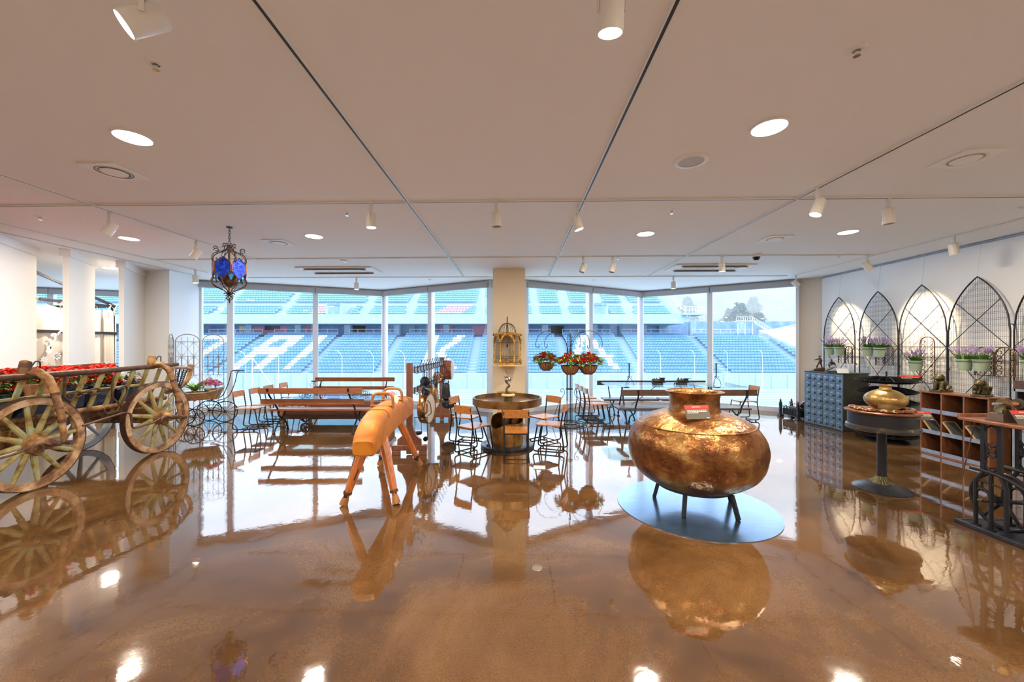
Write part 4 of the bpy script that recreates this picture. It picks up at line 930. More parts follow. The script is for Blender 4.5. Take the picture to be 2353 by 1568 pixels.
# ---- pedestal display table
PX, PY = 4.01, 4.20
root = thing('pedestal_table', 'round black cast iron pedestal table with copper edged top and fluted base', 'table', (PX,PY,0))
MB().lathe([(1e-4,0),(.245,0),(.248,.008),(.235,.018),(.19,.04),(.14,.058),(.105,.068),(1e-4,.068)], n=56).build('base', IRON, root)
MB().lathe([(.105,.066),(.10,.08),(.075,.098),(.052,.125),(.045,.14)], n=64, wob=lambda a,i,r_: r_*(1+.05*sin(22*a))).build('fluted_collar', BRONZE, root)
MB().lathe([(.044,.13),(.041,.15),(.041,.60),(.06,.65)], n=24).build('column', BLACK, root)
MB().lathe([(1e-4,.635),(.285,.637),(.302,.645),(.306,.66),(.302,.69),(.290,.70),(1e-4,.70)], n=64).build('lower_ring', mat('worn_black_paint', (.03,.025,.02), .35, 0, (.32,.24,.12), 16, lo=.58, hi=.74, coat=.3), root)
MB().lathe([(.286,.70),(.286,.83)], n=64).build('drum_wall', BLACK, root)
MB().lathe([(1e-4,.825),(.300,.828),(.314,.835),(.316,.848),(.308,.853),(1e-4,.853)], n=64).build('table_top', mat('copper_edge', (.14,.06,.03), .35, .6, (.30,.13,.07), 10), root)
r = thing('brass_pot', 'squat golden hammered brass pot with small neck on the pedestal table', 'pot', (4.05,4.20,.853))
pr = [(1e-4,.0),(.05,.001),(.10,.018),(.145,.05),(.172,.085),(.180,.115),(.174,.145),(.150,.175),(.115,.20),(.080,.217),(.056,.225)]
MB().lathe(smooth_prof(pr), n=72, wob=lambda a,i,q: q*(1+.006*sin(5*a+i*.4)+.004*sin(11*a))).build('body', POTGOLD, r, ang=70)
MB().lathe([(.056,.222),(.050,.238),(.050,.252),(.062,.266),(.064,.272),(.056,.272),(.046,.255),(.046,.225)], n=40).build('neck', POTGOLD, r)
m = MB()
for k in range(64): a = 2*pi*k/64; m.ball((.1765*cos(a), .1765*sin(a), .140), .0028, 5, 4)
m.build('stitched_seam', BRASS, r)
r = thing('printed_sheet', 'bluish printed sheet lying under the golden pot on the pedestal table', 'sheet', (4.03,4.19,.853), R(30))
MB().box((-.05,-.06,.0015),(.26,.19,.002)).build('sheet', mat('pale_blue_paper',(.55,.62,.68),.5), r, smooth=False)
names = ['leftmost copper gourd dish on the pedestal table rim','copper gourd dish at the back left of the pedestal table','second copper gourd dish from the left, behind the front row','copper gourd dish at the front left of the pedestal table','copper gourd dish in front of the golden pot, left of centre','copper gourd dish directly before the golden pot','copper gourd dish at the front right, just left of the caption card','copper gourd dish at the right rim, under the caption card','copper gourd dish behind the golden pot on the right','copper gourd dish at the back of the pedestal table']
proto = None
for k, a in enumerate((175, 142, 205, 232, 256, 280, 305, 332, 5, 48)):
    x, y = PX+.235*cos(R(a)), PY+.235*sin(R(a)); rz = R(a+90+(-18,12,25,-30,8,-12,20,-25,10,30)[k])
    if proto is None:
        proto = thing('copper_dish', names[0], 'copper dish', (x,y,.853), rz, 'copper gourd dishes around the golden pot')
        m = MB(); m.ball((.0,0,.019),(.062,.040,.020),16,8); m.tube([(.05,0,.022),(.075,.004,.018),(.095,.012,.012)],[.015,.010,.004],8); m.build('dish_body', mat('dark_copper',(.34,.14,.06),.22,.9,(.5,.24,.11),14), proto)
        MB().tube([(-.05,0,.02),(-.062,.004,.026),(-.06,.012,.020)],.004,6).build('loop', BRASS, proto)
    else: dup(proto, (x,y,.853), rz, names[k])
sign('caption_sign', 'orange red caption card leaning off the right rim of the pedestal table', (4.155,3.905,.80), R(-14), .175, .10, R(-38), 4)
# ---- cubby shelf
root = thing('cubby_shelf', 'low rusty brown cubby shelf with nine bins and zinc lips by the right wall', 'shelf', (6.11,5.25,0))
L_, D_, Hh = .82, .29, .895
m = MB(); m.box((0,0,Hh-.01),(D_,L_,.02)); m.box((0,0,.012),(D_,L_,.024)); m.box((.13,0,Hh/2),(.015,L_,Hh-.04))
for k in range(4): m.box((0,-L_/2+.009+k*(L_-.018)/3,Hh/2),(D_,.018,Hh-.03))
for z in (.30,.595): m.box((0,0,z),(D_-.01,L_-.02,.014))
m.build('carcass', CUBWOOD, root)
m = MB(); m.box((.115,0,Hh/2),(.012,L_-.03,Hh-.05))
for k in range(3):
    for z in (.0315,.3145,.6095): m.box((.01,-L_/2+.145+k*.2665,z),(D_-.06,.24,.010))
m.build('bin_shade_lining', mat('bin_shade_wood',(.022,.012,.008),.5,0,(.045,.022,.012),6), root)  # added lining: brown wood darkened to carry the shade inside the bins
for z in (.045,.325,.625):
    for k in range(3): MB().box((-D_/2+.002,-L_/2+.145+k*.2665,z),(.010,.245,.052)).build('zinc_lip', ZINC, root, smooth=False)
for z in (.03,.307,.602):
    for k in range(3): MB().box((.0,-L_/2+.145+k*.2665,z+.13),(.005,.25,.005)).build('bin_back', DARKPIT, root) if False else None
for k in range(3):
    r = thing('framed_board', ('wood framed board leaning in the left middle bin of the cubby shelf','wood framed board leaning in the centre middle bin of the cubby shelf','wood framed board leaning in the right middle bin of the cubby shelf')[k], 'board', (6.06,5.52-k*.2665,.302), 0, 'framed boards in the cubby shelf')
    Mx = Matrix.Rotation(R(-38),4,'X'); f = MB(); f.M = Mx; f.box((.0,-.02,.11),(.16,.010,.22)); f.build('panel', mat('slate_panel',(.08,.09,.09),.3), r, smooth=False)
    f = MB(); f.M = Mx
    for x in (-.082,.082): f.box((x,-.02,.11),(.014,.016,.23))
    for z in (.002,.222): f.box((0,-.02,z),(.17,.016,.012))
    f.build('frame', mat('pale_wood',(.50,.30,.13),.5), r, smooth=False)
def lion(label, loc, rz, walk):
    r = thing('guardian_lion', label, 'statue', loc, rz, 'green bronze guardian lions on the cubby shelf'); rnd = random.Random(4+walk)
    MB().box((0,0,.014),(.25 if not walk else .28,.13,.028)).build('plinth', BRONZE, r, bevel=.004)
    m = MB()   # faces -x
    if walk:
        m.tube([(.095,0,.095),(.02,0,.12),(-.055,0,.135)],[.050,.052,.055],14); m.ball((-.10,0,.175),(.05,.045,.04)); m.ball((-.145,0,.165),(.028,.032,.024))
        m.tube([(-.145,0,.15),(-.16,0,.145)],[.02,.012],8)
        for x, y in ((-.06,-.038),(-.085,.038),(.09,-.038),(.07,.038)): m.tube([(x,y,.12),(x+.01,y,.07),(x-.005,y,.035)],[.034,.022,.022],10); m.ball((x-.018,y,.040),(.030,.022,.014))
        m.tube([(.12,0,.12),(.145,0,.15),(.14,0,.175)],[.022,.02,.008],8); hc = (-.085,0,.185)
    else:
        m.tube([(.06,0,.07),(.03,0,.11),(-.02,0,.16)],[.060,.058,.045],14); m.ball((-.05,0,.205),(.045,.045,.042)); m.ball((-.088,0,.195),(.026,.034,.024))
        for y in (-.035,.035): m.tube([(-.03,y,.15),(-.045,y,.09),(-.05,y,.035)],[.03,.022,.022],10); m.ball((-.068,y,.038),(.030,.022,.014)); m.tube([(.06,y*1.5,.08),(.02,y*1.6,.05),(-.0,y*1.6,.036)],[.036,.026,.02],10)
        m.tube([(.10,0,.07),(.115,0,.12),(.10,0,.15)],[.024,.024,.012],8); hc = (-.04,0,.215)
    for s_ in (-1,1): m.ball((hc[0]+.01,s_*.035,hc[2]+.025),(.014,.010,.018),8,6)
    for k in range(46):
        a = rnd.uniform(0,2*pi); e = rnd.uniform(-.6,1.2); q = .050
        p = (hc[0]+.018+q*.75*cos(e)*abs(cos(a))*1.0, q*cos(e)*sin(a), hc[2]-.01+q*sin(e)*.8); m.ball(p, .0125, 7, 5)
    for k in range(12): m.ball((.10-.014*k if walk else .085-.010*k, 0, (.150+.002*k) if walk else (.11+.010*k)), .011, 7, 5)
    o = m.build('lion_body', BRONZE, r); rm = o.modifiers.new('remesh','REMESH'); rm.mode = 'VOXEL'; rm.voxel_size = .0045; rm.use_smooth_shade = True
    e = MB()
    for s_ in (-1,1): e.ball((hc[0]-.045,s_*.018,hc[2]+.005), .006, 8, 6)
    e.build('eye', BLACK, r)
lion('green bronze guardian lion sitting upright on the left end of the cubby shelf', (6.09,5.50,.895), R(12), 0)
lion('green bronze guardian lion standing with lowered head on the right end of the cubby shelf', (6.09,5.02,.895), R(25), 1)
# ---- grey metal cabinet at the frame edge
root = thing('metal_cabinet', 'grey metal framed open cabinet with perforated side at the right edge of view', 'cabinet', (6.30,4.28,0))
m = MB(); m.box((0,0,1.08),(.44,.84,.10)); m.build('top_box', DKWOOD, root, smooth=False)
m = MB()
for y in (-.41,.41):
    for x in (-.21,.21): m.box((x,y,.515),(.03,.03,1.03))
for z in (.03,1.015,.55): m.box((-.21,0,z),(.03,.82,.03)); m.box((.21,0,z),(.03,.82,.03)); m.box((0,.41,z),(.42,.03,.03)); m.box((0,-.41,z),(.42,.03,.03))
m.build('frame', PEG, root, smooth=False)
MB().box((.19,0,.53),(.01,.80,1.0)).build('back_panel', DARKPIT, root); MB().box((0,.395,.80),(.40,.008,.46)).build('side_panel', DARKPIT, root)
MB().box((-.205,0,.28),(.008,.79,.48)).build('perforated_panel', PEG, root)
m = MB()
for i in range(17):
    for j in range(9): m.cyl((-.2095,-.36+i*.045,.08+j*.05), .006, .001, 8, 'x')
m.build('holes', DARKPIT, root, smooth=False); MB().tube([(-.225+0*.01,.38+.014*cos(a),.40+.014*sin(a)) for a in [k*pi/6 for k in range(12)]], .004, 6, True).build('ring_pull', CHROME, root)
# ---- treadle table
root = thing('treadle_table', 'old treadle sewing table with black cast iron frames and flywheel, wooden top', 'table', (0,0,0))
MB().box((4.12,2.86,.922),(.50,1.0,.026)).build('table_top', CUBWOOD, root, bevel=.006)
MB().box((4.12,3.375,.935),(.46,.02,.05)).build('rear_batten', BENWOOD, root, bevel=.004)
m = MB(); m.box((4.10,2.78,.018),(.40,1.24,.014))
for y in (3.40,): m.box((4.10,y,.016),(.40,.03,.03))
for x in (3.905,4.30): m.bar((x,2.2,.018),(x,3.41,.018), .035,.034)
m.build('base_plate', IRON, root, bevel=.004)
for X in (3.945,4.235):
    m = MB(); u = (1,0,0)
    for y in (3.24,3.13): m.bar((X,y,.50),(X,y,.91), .030,.022, up=u)
    m.tube(bez((X,3.33,.505),(X,3.2,.51),(X,3.05,.50),(X,2.95,.42)), .017, 8); m.tube(bez((X,2.95,.42),(X,2.82,.30),(X,2.76,.2),(X,2.74,.03)), .017, 8)
    for top, kn, ft in ((3.24,3.295,3.295),(3.19,3.19,3.19),(3.13,3.09,3.09)):
        m.tube([(X,top,.50),(X,kn,.40),(X,ft,.03)], .015, 8); m.cyl((X,ft,.034), .032, .014, 14)
    yc = 3.185
    m.tube([(X,yc+.052*cos(a),.805+.085*sin(a)) for a in [R(30+k*14) for k in range(-3,26)]], .0085, 8, False)
    m.tube([(X,yc+.028*cos(2*pi*k/16),.655+.022*sin(2*pi*k/16)) for k in range(16)], .008, 8, True)
    for s_ in (-1,1):
        m.tube([(X,yc+s_*.05,.76),(X,yc+s_*.02,.67)], .008, 8); m.tube(bez((X,yc+s_*.02,.64),(X,yc+s_*.06,.61),(X,yc+s_*.06,.55),(X,yc,.51)), .008, 8); m.tube([(X,yc+s_*.0,.895),(X,yc+s_*.045,.86)], .008, 8)
    m.tube([(X,3.285,.42),(X,3.10,.40)], .009, 8)
    m.tube(bez((X,3.29,.31),(X,3.27,.37),(X,3.21,.37),(X,3.19,.28)), .010, 8); m.tube([(X,3.25,.41),(X,3.25,.35)], .008, 6)
    m.build('side_frame', BLACK, root)
m = MB(); WX, WY, WZ = 4.06, 3.20, .262
m.tube([(WX,WY+.222*cos(2*pi*k/56),WZ+.222*sin(2*pi*k/56)) for k in range(56)], .017, 10, True)
for k in range(5):
    a = R(20+72*k); m.tube([(WX,WY+.03*cos(a),WZ+.03*sin(a)),(WX,WY+.215*cos(a),WZ+.215*sin(a))], [.016,.011], 8)
m.cyl((WX,WY,WZ), .038, .06, 20, 'x'); m.tube([(3.90,WY,WZ),(4.24,WY,WZ)], .010, 8); m.build('flywheel', BLACK, root)
MB().tube([(3.90,WY+.01,WZ),(3.90,WY+.04,WZ-.002)], .012, 8).build('crank_pin', IRON, root)
m = MB(); m.M = Matrix.Translation((4.09,2.80,.10)); m.box((0,0,0),(.22,.34,.012))
for k in range(9): m.box((0,-.15+k*.0375,.008),(.20,.006,.008))
m.build('treadle_plate', IRON, root)
MB().tube([(4.02,3.36,.91),(4.00,3.42,.50),(4.0,3.44,.38)], .004, 6).build('leather_belt', RUST, root)
MB().tube([(4.235,3.20,.90),(4.22,3.12,.66),(4.2,3.08,.50)], .004, 6).build('leather_belt', RUST, root)
MB().tube([(4.2,3.18,.262),(4.18,3.05,.12)], .009, 8).build('pitman_rod', IRON, root)
r = thing('bench_grinder', 'old grey metal grinder with brass hub and wheel on the treadle table', 'grinder', (4.015,3.16,.935), R(0))
m = MB(); m.add([(-.085,-.06,0),(.085,-.06,0),(.085,.06,0),(-.085,.06,0),(-.065,-.045,.065),(.065,-.045,.065),(.065,.045,.065),(-.065,.045,.065)],[(0,3,2,1),(4,5,6,7),(0,1,5,4),(1,2,6,5),(2,3,7,6),(3,0,4,7)]); m.build('wooden_base', DKWOOD, r, bevel=.004)
m = MB(); m.plate_y([(-.06,.065),(.06,.065),(.055,.09),(.045,.13),(.03,.135),(.02,.10),(-.015,.10),(-.03,.135),(-.045,.13),(-.05,.10)], -.03, .03); m.build('bracket', BRONZE, r, smooth=False, bevel=.004)
MB().lathe([(1e-4,-.022),(.04,-.022),(.046,0),(.04,.022),(1e-4,.022)], (0,0,.142), 28, 'x').build('pulley', BRASS, r)
MB().tube([(-.09,0,.142),(.125,0,.142)], .010, 10).build('shaft', PEG, r); MB().tube([(.045,0,.142),(.10,0,.142)], [.014,.022], 12).build('spindle_nose', CUSHINY, r)
MB().lathe([(1e-4,-.006),(.042,-.006),(.042,.006),(1e-4,.006)], (.115,0,.142), 32, 'x').build('buffing_wheel', mat('felt_wheel',(.07,.06,.05),.9), r)
sign('caption_sign', 'red and grey caption card standing by the grinder at the right edge of view', (4.05,3.02,.935), R(0), .20, .115, R(-30), 3)
# ---- arch panels
def arch_panel(yc, w_, label, hangz=CEIL):
    r = thing('wire_arch_panel', label, 'wire panel', (6.80,yc,0), 0, 'pointed wire arch panels on the right wall'); hw = w_/2; zs = 1.76; h = .80; rad = (hw*hw+h*h)/(2*hw)
    top = lambda u: zs+sqrt(max(0, rad*rad-(abs(u)+rad-hw)**2))
    pts = [(0,-hw,.12),(0,-hw,zs)]+[(0,u,top(u)) for u in [-hw+hw*(i/10)**1.2 for i in range(1,11)]]+[(0,-u,top(u)) for u in [-hw+hw*(i/10)**1.2 for i in range(9,0,-1)]]+[(0,hw,zs),(0,hw,.12)]
    MB().tube(pts, .0095, 8).build('frame', BLACK, r)
    m = MB(); n = 34
    for k in range(1, n): u = -hw+w_*k/n; m.bar((0,u,.14),(0,u,top(u)), .0022)
    z = .16
    while z < zs+h-.06:
        e = hw if z < zs else max(.02, rad-hw and (sqrt(rad*rad-(z-zs)**2)-(rad-hw)))
        m.bar((-.003,-e,z),(-.003,e,z), .0026); m.bar((-.003,-e,z+.022),(-.003,e,z+.022), .0026); z += .088
    m.build('wire_mesh', BLACK, r, smooth=False)
    m = MB(); m.bar((-.005,-hw,1.53),(-.005,hw,1.53), .012)
    m.bar((-.008,-hw,1.53),(-.008,hw*.72,top(hw*.72)-.01), .007); m.bar((-.008,hw,1.53),(-.008,-hw*.72,top(hw*.72)-.01), .007)
    m.bar((-.008,-hw,1.52),(-.008,hw*.95,.55), .007); m.bar((-.008,hw,1.52),(-.008,-hw*.95,.55), .007); m.build('brace', BLACK, r)
    m = MB()
    for z in (1.84,1.20): m.tube([(0,-hw,z),(-.01,-hw-.03,z+.01),(0,-hw-.045,z-.03)], .006, 6)
    m.build('hinge_loop', BLACK, r)
    MB().tube([(0,0,top(0)),(.06,0,CEIL-.03)], .0014, 4).build('hanging_wire', PEG, r)
ay = [8.06,7.20,6.43,5.66,4.87]
for i, y in enumerate(ay):
    arch_panel(y, (.76,.76,.75,.75,.75)[i], ('pointed wire arch panel nearest the window corner','second pointed wire arch panel from the window corner','middle pointed wire arch panel, holding one lavender pot','fourth pointed wire arch panel, above the cubby shelf','pointed wire arch panel cut off by the right edge of view')[i])
def trellis(yc, zc, w_, h_, label, x=6.70, two=True):
    r = thing('iron_wall_trellis', label, 'trellis', (x,yc,zc), 0, 'scrolled iron trellises on the arch panels'); m = MB()
    cs = (-w_/4, w_/4) if two else (0,)
    rr = w_/4*.95 if two else w_/2
    for c in cs:
        m.tube([(0,c-rr,-h_/2),(0,c-rr,h_/2-rr)]+[(0,c-rr*cos(a),h_/2-rr+rr*sin(a)) for a in [k*pi/10 for k in range(1,10)]]+[(0,c+rr,h_/2-rr),(0,c+rr,-h_/2)], .0085, 6)
        m.tube([(0,c,-h_/2),(0,c,h_/2)], .004, 6)
        z = -h_/2+.05
        while z < h_/2-.04:
            for s_ in (-1,1): m.tube(spiral((0,c+s_*rr*.5,z), rr*.42, rr*.12, -pi/2, 1.5*pi*s_, 10, 'yz'), .005, 5)
            z += rr*.62
    m.tube([(0,-w_/2,-h_/2),(0,w_/2,-h_/2)], .005, 6); m.build('scrollwork', RUST, r)
    MB().tube([(0,0,0),(.09,0,0)], .004, 5).build('hook', BLACK, r)
trellis(7.79,1.37,.34,.34,'iron scroll trellis behind the lavender pots nearest the window corner')
trellis(6.97,1.38,.34,.36,'iron scroll trellis behind the second pair of lavender pots')
trellis(6.25,1.32,.22,.75,'tall narrow iron scroll trellis behind the single lavender pot', two=False)
trellis(5.38,1.33,.46,.40,'wide iron scroll trellis behind the pair of pots above the cubby shelf')
proto = None
def lavender(y, z, label, seed, x=6.58, s_=1):
    global proto
    rnd = random.Random(seed); r = thing('lavender_pot', label, 'potted lavender', (x,y,z), rnd.uniform(0,6), 'lavender pots on the arch panels')
    n = 40; prof = [(.062,0),(.068,.02),(.088,.155),(.094,.158),(.094,.168),(.085,.168),(.08,.14)]
    MB().lathe([(1e-4,0)]+prof+[(1e-4,.14)], n=n, wob=lambda a,i,q: q*(1+.018*sin(20*a)) if 1<=i<=3 else q).build('pot', POTGREEN, r)
    MB().tube([(.096*cos(2*pi*k/24),.096*sin(2*pi*k/24),.135) for k in range(24)], .004, 6, True).build('hanger_ring', BLACK, r)
    g = MB(); f = MB()
    for k in range(90):
        a = rnd.uniform(0,2*pi); q = rnd.uniform(0,.05); g.leaf((q*cos(a),q*sin(a),.15),(cos(a)*.9,sin(a)*.9,rnd.uniform(.3,1.5)), rnd.uniform(.09,.17), .014, droop=.15)
    for k in range(30):
        a = rnd.uniform(0,2*pi); e = rnd.uniform(.05,.75); d = Vector((cos(a)*e,sin(a)*e,1)).normalized(); L = rnd.uniform(.13,.21); b = Vector((.03*cos(a),.03*sin(a),.15)); t0 = b+d*(L-.03)
        g.tube([b, t0], .0018, 3)
        for j in range(6): p = t0+d*.011*j; w_ = .011*(1-.1*j); f.ball(tuple(p), (w_,w_,.006), 6, 4)
    g.build('leaves', GREEN, r, smooth=False); f.build('lavender_spikes', PURP, r)
for i, (y, z, lb) in enumerate(((8.02,1.36,'lavender pot nearest the window corner, left of the first pair'),(7.79,1.355,'right lavender pot of the pair on the first arch panel'),(7.17,1.355,'left lavender pot of the pair on the second arch panel'),(6.93,1.35,'right lavender pot of the pair on the second arch panel'),(6.31,1.14,'single lavender pot hanging low on the middle arch panel'),(5.63,1.19,'left lavender pot of the pair above the cubby shelf'),(5.43,1.19,'right lavender pot of the pair above the cubby shelf'),(4.90,1.20,'lavender pot cut off by the right edge of view'))):
    lavender(y, z, lb, 20+i)
# ================================================================ left corner: screen, pram
SM = SCREEN
root = thing('folding_screen', 'tall three panel wrought iron folding screen with scrolls, left of the first window', 'screen', (0,0,0))
def panel(a, b, h):
    m = MB(); a = Vector(a); b = Vector(b); d = b-a; L = d.length; d.normalize()
    def pt(u, z): return (a.x+d.x*u, a.y+d.y*u, z)
    rr = L/2; zt = h-rr*.72
    m.tube([pt(0,.0),pt(0,zt)]+[pt(rr-rr*cos(t_), zt+rr*.72*sin(t_)) for t_ in [k*pi/14 for k in range(1,14)]]+[pt(L,zt),pt(L,0)], .008, 6)
    for z in (.12,.40,.93,1.10,1.33,zt): m.tube([pt(0,z),pt(L,z)], .005, 5)
    for k in (1,2,3):
        u = L*k/4; m.tube([pt(u,.93),pt(u,1.33)], .010, 6); m.tube([pt(u,.12),pt(u,.40)], .006, 6)
        m.tube([pt(u,1.33),pt(u,h-.06)], .004, 5)
    for z0, z1 in ((.40,.93),(1.10,1.33),(1.33,zt)):
        hh = z1-z0; nn = max(1, round(hh/.22))
        for j in range(nn):
            za = z0+hh*j/nn; zb = z0+hh*(j+1)/nn; zm = (za+zb)/2
            for k in (0,2):
                u0 = L*k/4; u1 = L*(k+2)/4; um = (u0+u1)/2
                m.tube([pt(u0,zm),pt(um,zb),pt(u1,zm),pt(um,za),pt(u0,zm)], .0035, 5)
                for s_ in (-1,1):
                    for zc, dz in ((zb,-1),(za,1)):
                        c = um+s_*.035; m.tube([pt(c+.022*cos(t_)*s_, zc+dz*.03+.022*sin(t_)) for t_ in [i*pi*1.6/8-.5 for i in range(9)]], .003, 5)
    for k in range(5):
        for z in (.40,.93,1.10,1.33): m.ball(pt(L*k/4,z), .011, 6, 4)
    m.build('screen_panel', SM, root)
panel((-6.53,7.36),(-6.85,7.84),1.78); panel((-6.84,7.87),(-6.67,8.27),1.79); panel((-6.64,8.31),(-6.22,8.36),1.79)
# ---- doll pram
root = thing('doll_pram', 'antique doll pram with wicker basket body, black spoked wheels and curved handle', 'pram', (-5.98,7.66,0), R(0))
def pwheel(c, rad, az, n=12):
    m = MB(); ca, sa = cos(az), sin(az)
    def q(t_, rr): return (c[0]+rr*cos(t_)*ca, c[1]+rr*cos(t_)*sa, rad+rr*sin(t_))
    m.tube([q(2*pi*k/36, rad-.009) for k in range(36)], .010, 8, True)
    for k in range(n): m.tube([q(2*pi*k/n,.015), q(2*pi*k/n,rad-.012)], .005, 5)
    m.tube([(c[0]+sa*.03,c[1]-ca*.03,rad),(c[0]-sa*.03,c[1]+ca*.03,rad)], .022, 10)
    m.build('wheel', BLACK, root)
az = R(28)
pwheel((.16,.20), .215, az); pwheel((-.27,.34), .215, az); pwheel((-.12,-.22), .17, R(20), 10); pwheel((-.42,-.06), .17, R(20), 10)
m = MB(); m.tube([(.16,.20,.215),(-.27,.34,.215)], .010, 8); m.tube([(-.12,-.22,.17),(-.42,-.06,.17)], .010, 8)
m.tube(bez((.16,.20,.22),(.12,.15,.40),(-.05,0,.42),(-.12,-.20,.30)), .007, 6); m.tube([(-.12,-.20,.30),(-.12,-.22,.17)], .007, 6); m.tube(bez((-.27,.34,.22),(-.25,.25,.40),(-.35,.1,.42),(-.42,-.06,.17)), .007, 6)
m.tube([(.10,.10,.42),(-.3,.25,.42)], .007, 6); m.tube([(.12,.16,.40),(.16,.20,.46)], .007, 6)
m.build('underframe', BLACK, root)
m = MB()
for dx, dy in ((0,0),(-.20,.10)):
    m.tube(fillet([(.06+dx,.08+dy,.44),(.22+dx,.22+dy,.50),(.30+dx,.28+dy,.78),(.34+dx,.30+dy,1.03),(.42+dx,.36+dy,1.035)], .09), .008, 8)
m.tube([(.15,.43,1.035),(.44,.35,1.035)], .013, 8); m.build('handle', BLACK, root)
n = 36; vs = []; fs = []
def brim(a, lay):
    e = (cos(a)); ex = .37*e; hw = .19*abs(sin(a))**.8*(1 if sin(a)>0 else -1)
    hz = .63+.10*max(0,e)**2
    f = (1, .93, .72, .0001)[lay]; z = (hz, hz-.06, .485, .48)[lay]
    x = ex*f; y = hw*f
    return (-.17+x*cos(R(30))-y*sin(R(30)), .02+x*sin(R(30))+y*cos(R(30)), z)
for lay in range(4): vs += [brim(2*pi*k/n, lay) for k in range(n)]
for lay in range(3):
    for k in range(n): fs.append((lay*n+k, lay*n+(k+1) % n, (lay+1)*n+(k+1) % n, (lay+1)*n+k))
b = MB().add(vs, fs).build('wicker_body', WICKER, root); MB().tube(vs[:n], .012, 6, True).build('wicker_rim', WICKERG, b)
m = MB()
for k in range(0, n, 2): m.tube([Vector(vs[k])*1.002, Vector(vs[2*n+k])*1.002], .005, 5)
m.build('wicker_ribs', WICKERG, b)
r = thing('fern', 'bright green fern in the front of the doll pram basket', 'fern', (-6.17,7.53,.62)); g = MB(); rnd = random.Random(31)
for k in range(60):
    a = rnd.uniform(0,2*pi); e = rnd.uniform(.3,1.6); L = rnd.uniform(.26,.40); d = Vector((cos(a),sin(a),e)).normalized(); p0 = Vector((0,0,.06)); side = Vector((-sin(a),cos(a),0)); pts = []
    for j in range(9): t_ = j/8; pts.append(p0+d*L*t_-Vector((0,0,1))*L*.30*t_*t_+Vector((cos(a),sin(a),0))*.03*t_)
    for j in range(8):
        w_ = .045*(1-j/9); g.add([pts[j]-side*w_*.3, pts[j]+side*w_-d*.01, pts[j+1]+side*.002, pts[j+1]-side*.002, pts[j]-side*w_-d*.01], [(0,1,2,3),(0,3,4)])
g.build('fronds', LIME, r, smooth=False); MB().lathe([(1e-4,-.16),(.03,-.13),(.05,.06),(.045,.06),(1e-4,.05)], n=18).build('fern_pot', WICKER, r)
r = thing('rose_basket', 'small hooped basket of pink and magenta roses in the doll pram', 'flower basket', (-5.99,7.70,.60)); a_ = MB(); b_ = MB(); rnd = random.Random(8)
for k in range(90):
    a = rnd.uniform(0,2*pi); q = .20*sqrt(rnd.random()); c = (q*cos(a), q*sin(a)*.8, .26-q*q*2.4+rnd.uniform(-.02,.02)); t_ = a_ if k % 2 else b_
    t_.ball(c, .018, 8, 6)
    for j in range(10): z = j*2.4; t_.leaf(c, (cos(z),sin(z),.15+.08*j), .038, .036, droop=-.2)
a_.build('pink_roses', PINK, r, smooth=False); b_.build('magenta_roses', MAGENTA, r, smooth=False)
MB().lathe([(1e-4,-.12),(.04,-.12),(.11,.10),(.10,.10),(1e-4,.09)], n=28).build('basket', WICKER, r)
MB().tube([(-.02+.12*cos(t_)*-1, 0, .10+.22*sin(t_)) for t_ in [k*pi/14 for k in range(15)]], .010, 8).build('hoop_handle', mat('tan_cane',(.62,.36,.16),.5), r)
# ---- curtained pavilion beyond the fins
root = thing('curtain_pavilion', 'black framed pavilion hung with cream curtains behind the white fin walls', 'pavilion', (-8.65,8.40,0))
m = MB(); m.bar((0,0,0),(0,0,2.40), .05); m.build('corner_post', BLACK, root)
for y in (-2.6,): MB().bar((0,y,0),(0,y,2.40), .05).build('corner_post', BLACK, root)
for z, nm in ((2.40,'top_rail'),(1.82,'middle_rail')): MB().bar((.03,.03,z),(.03,-2.6,z), .05).build(nm, BLACK, root)
MB().bar((0,.03,2.40),(-2.2,.03,2.40), .05).build('top_rail', BLACK, root)
MB().bar((0,0,2.42),(-.42,-1.30,3.05), .05).build('rafter', BLACK, root)
MB().bar((-2.2,.0,0),(-2.2,.0,2.4), .05).build('corner_post', BLACK, root)
def curtain(y0, y1, x, zt=2.33, zb=.04, seed=0, alongx=False):
    n = 46; rows = 8; vs = []; fs = []; rnd = random.Random(seed); ph = [rnd.uniform(0,6) for _ in range(3)]
    for j in range(rows+1):
        t_ = j/rows
        for k in range(n+1):
            u = k/n; amp = .018+.03*t_; off = amp*(sin(u*34+ph[0])+.5*sin(u*61+ph[1]+t_)); z = zt-(zt-zb)*t_-.05*(1-t_)*abs(sin(u*pi*5))
            p = (x+off, y0+(y1-y0)*u, z) if not alongx else (y0+(y1-y0)*u, x+off, z); vs.append(p)
    for j in range(rows):
        for k in range(n): a = j*(n+1)+k; fs.append((a, a+1, a+n+2, a+n+1))
    o = MB().add(vs, fs).build('curtain', CLOTH, root, ang=80); s = o.modifiers.new('solid','SOLIDIFY'); s.thickness = .004
    return o
curtain(-2.55, -.22, -.02, seed=1); curtain(-.20, .03, .01, seed=2, zb=.25); curtain(-2.15, -.03, .02, seed=5, alongx=True)
for y in (-1.95,-1.40,-1.0,-.75,-.45,-.12,.0):
    m = MB(); m.tube([(.05,y,2.34),(.07,y+.01,2.42),(.03,y+.02,2.44),(-.02,y,2.36)], .008, 5); m.leaf((.06,y,2.41),(.3,.6,-.8), .16, .03); m.leaf((.06,y,2.41),(.2,-.5,-1), .22, .03); m.leaf((.06,y,2.42),(.2,.9,.2), .10, .03)
    m.build('tie', CLOTH, root, smooth=False)
m = MB(); rnd = random.Random(2)
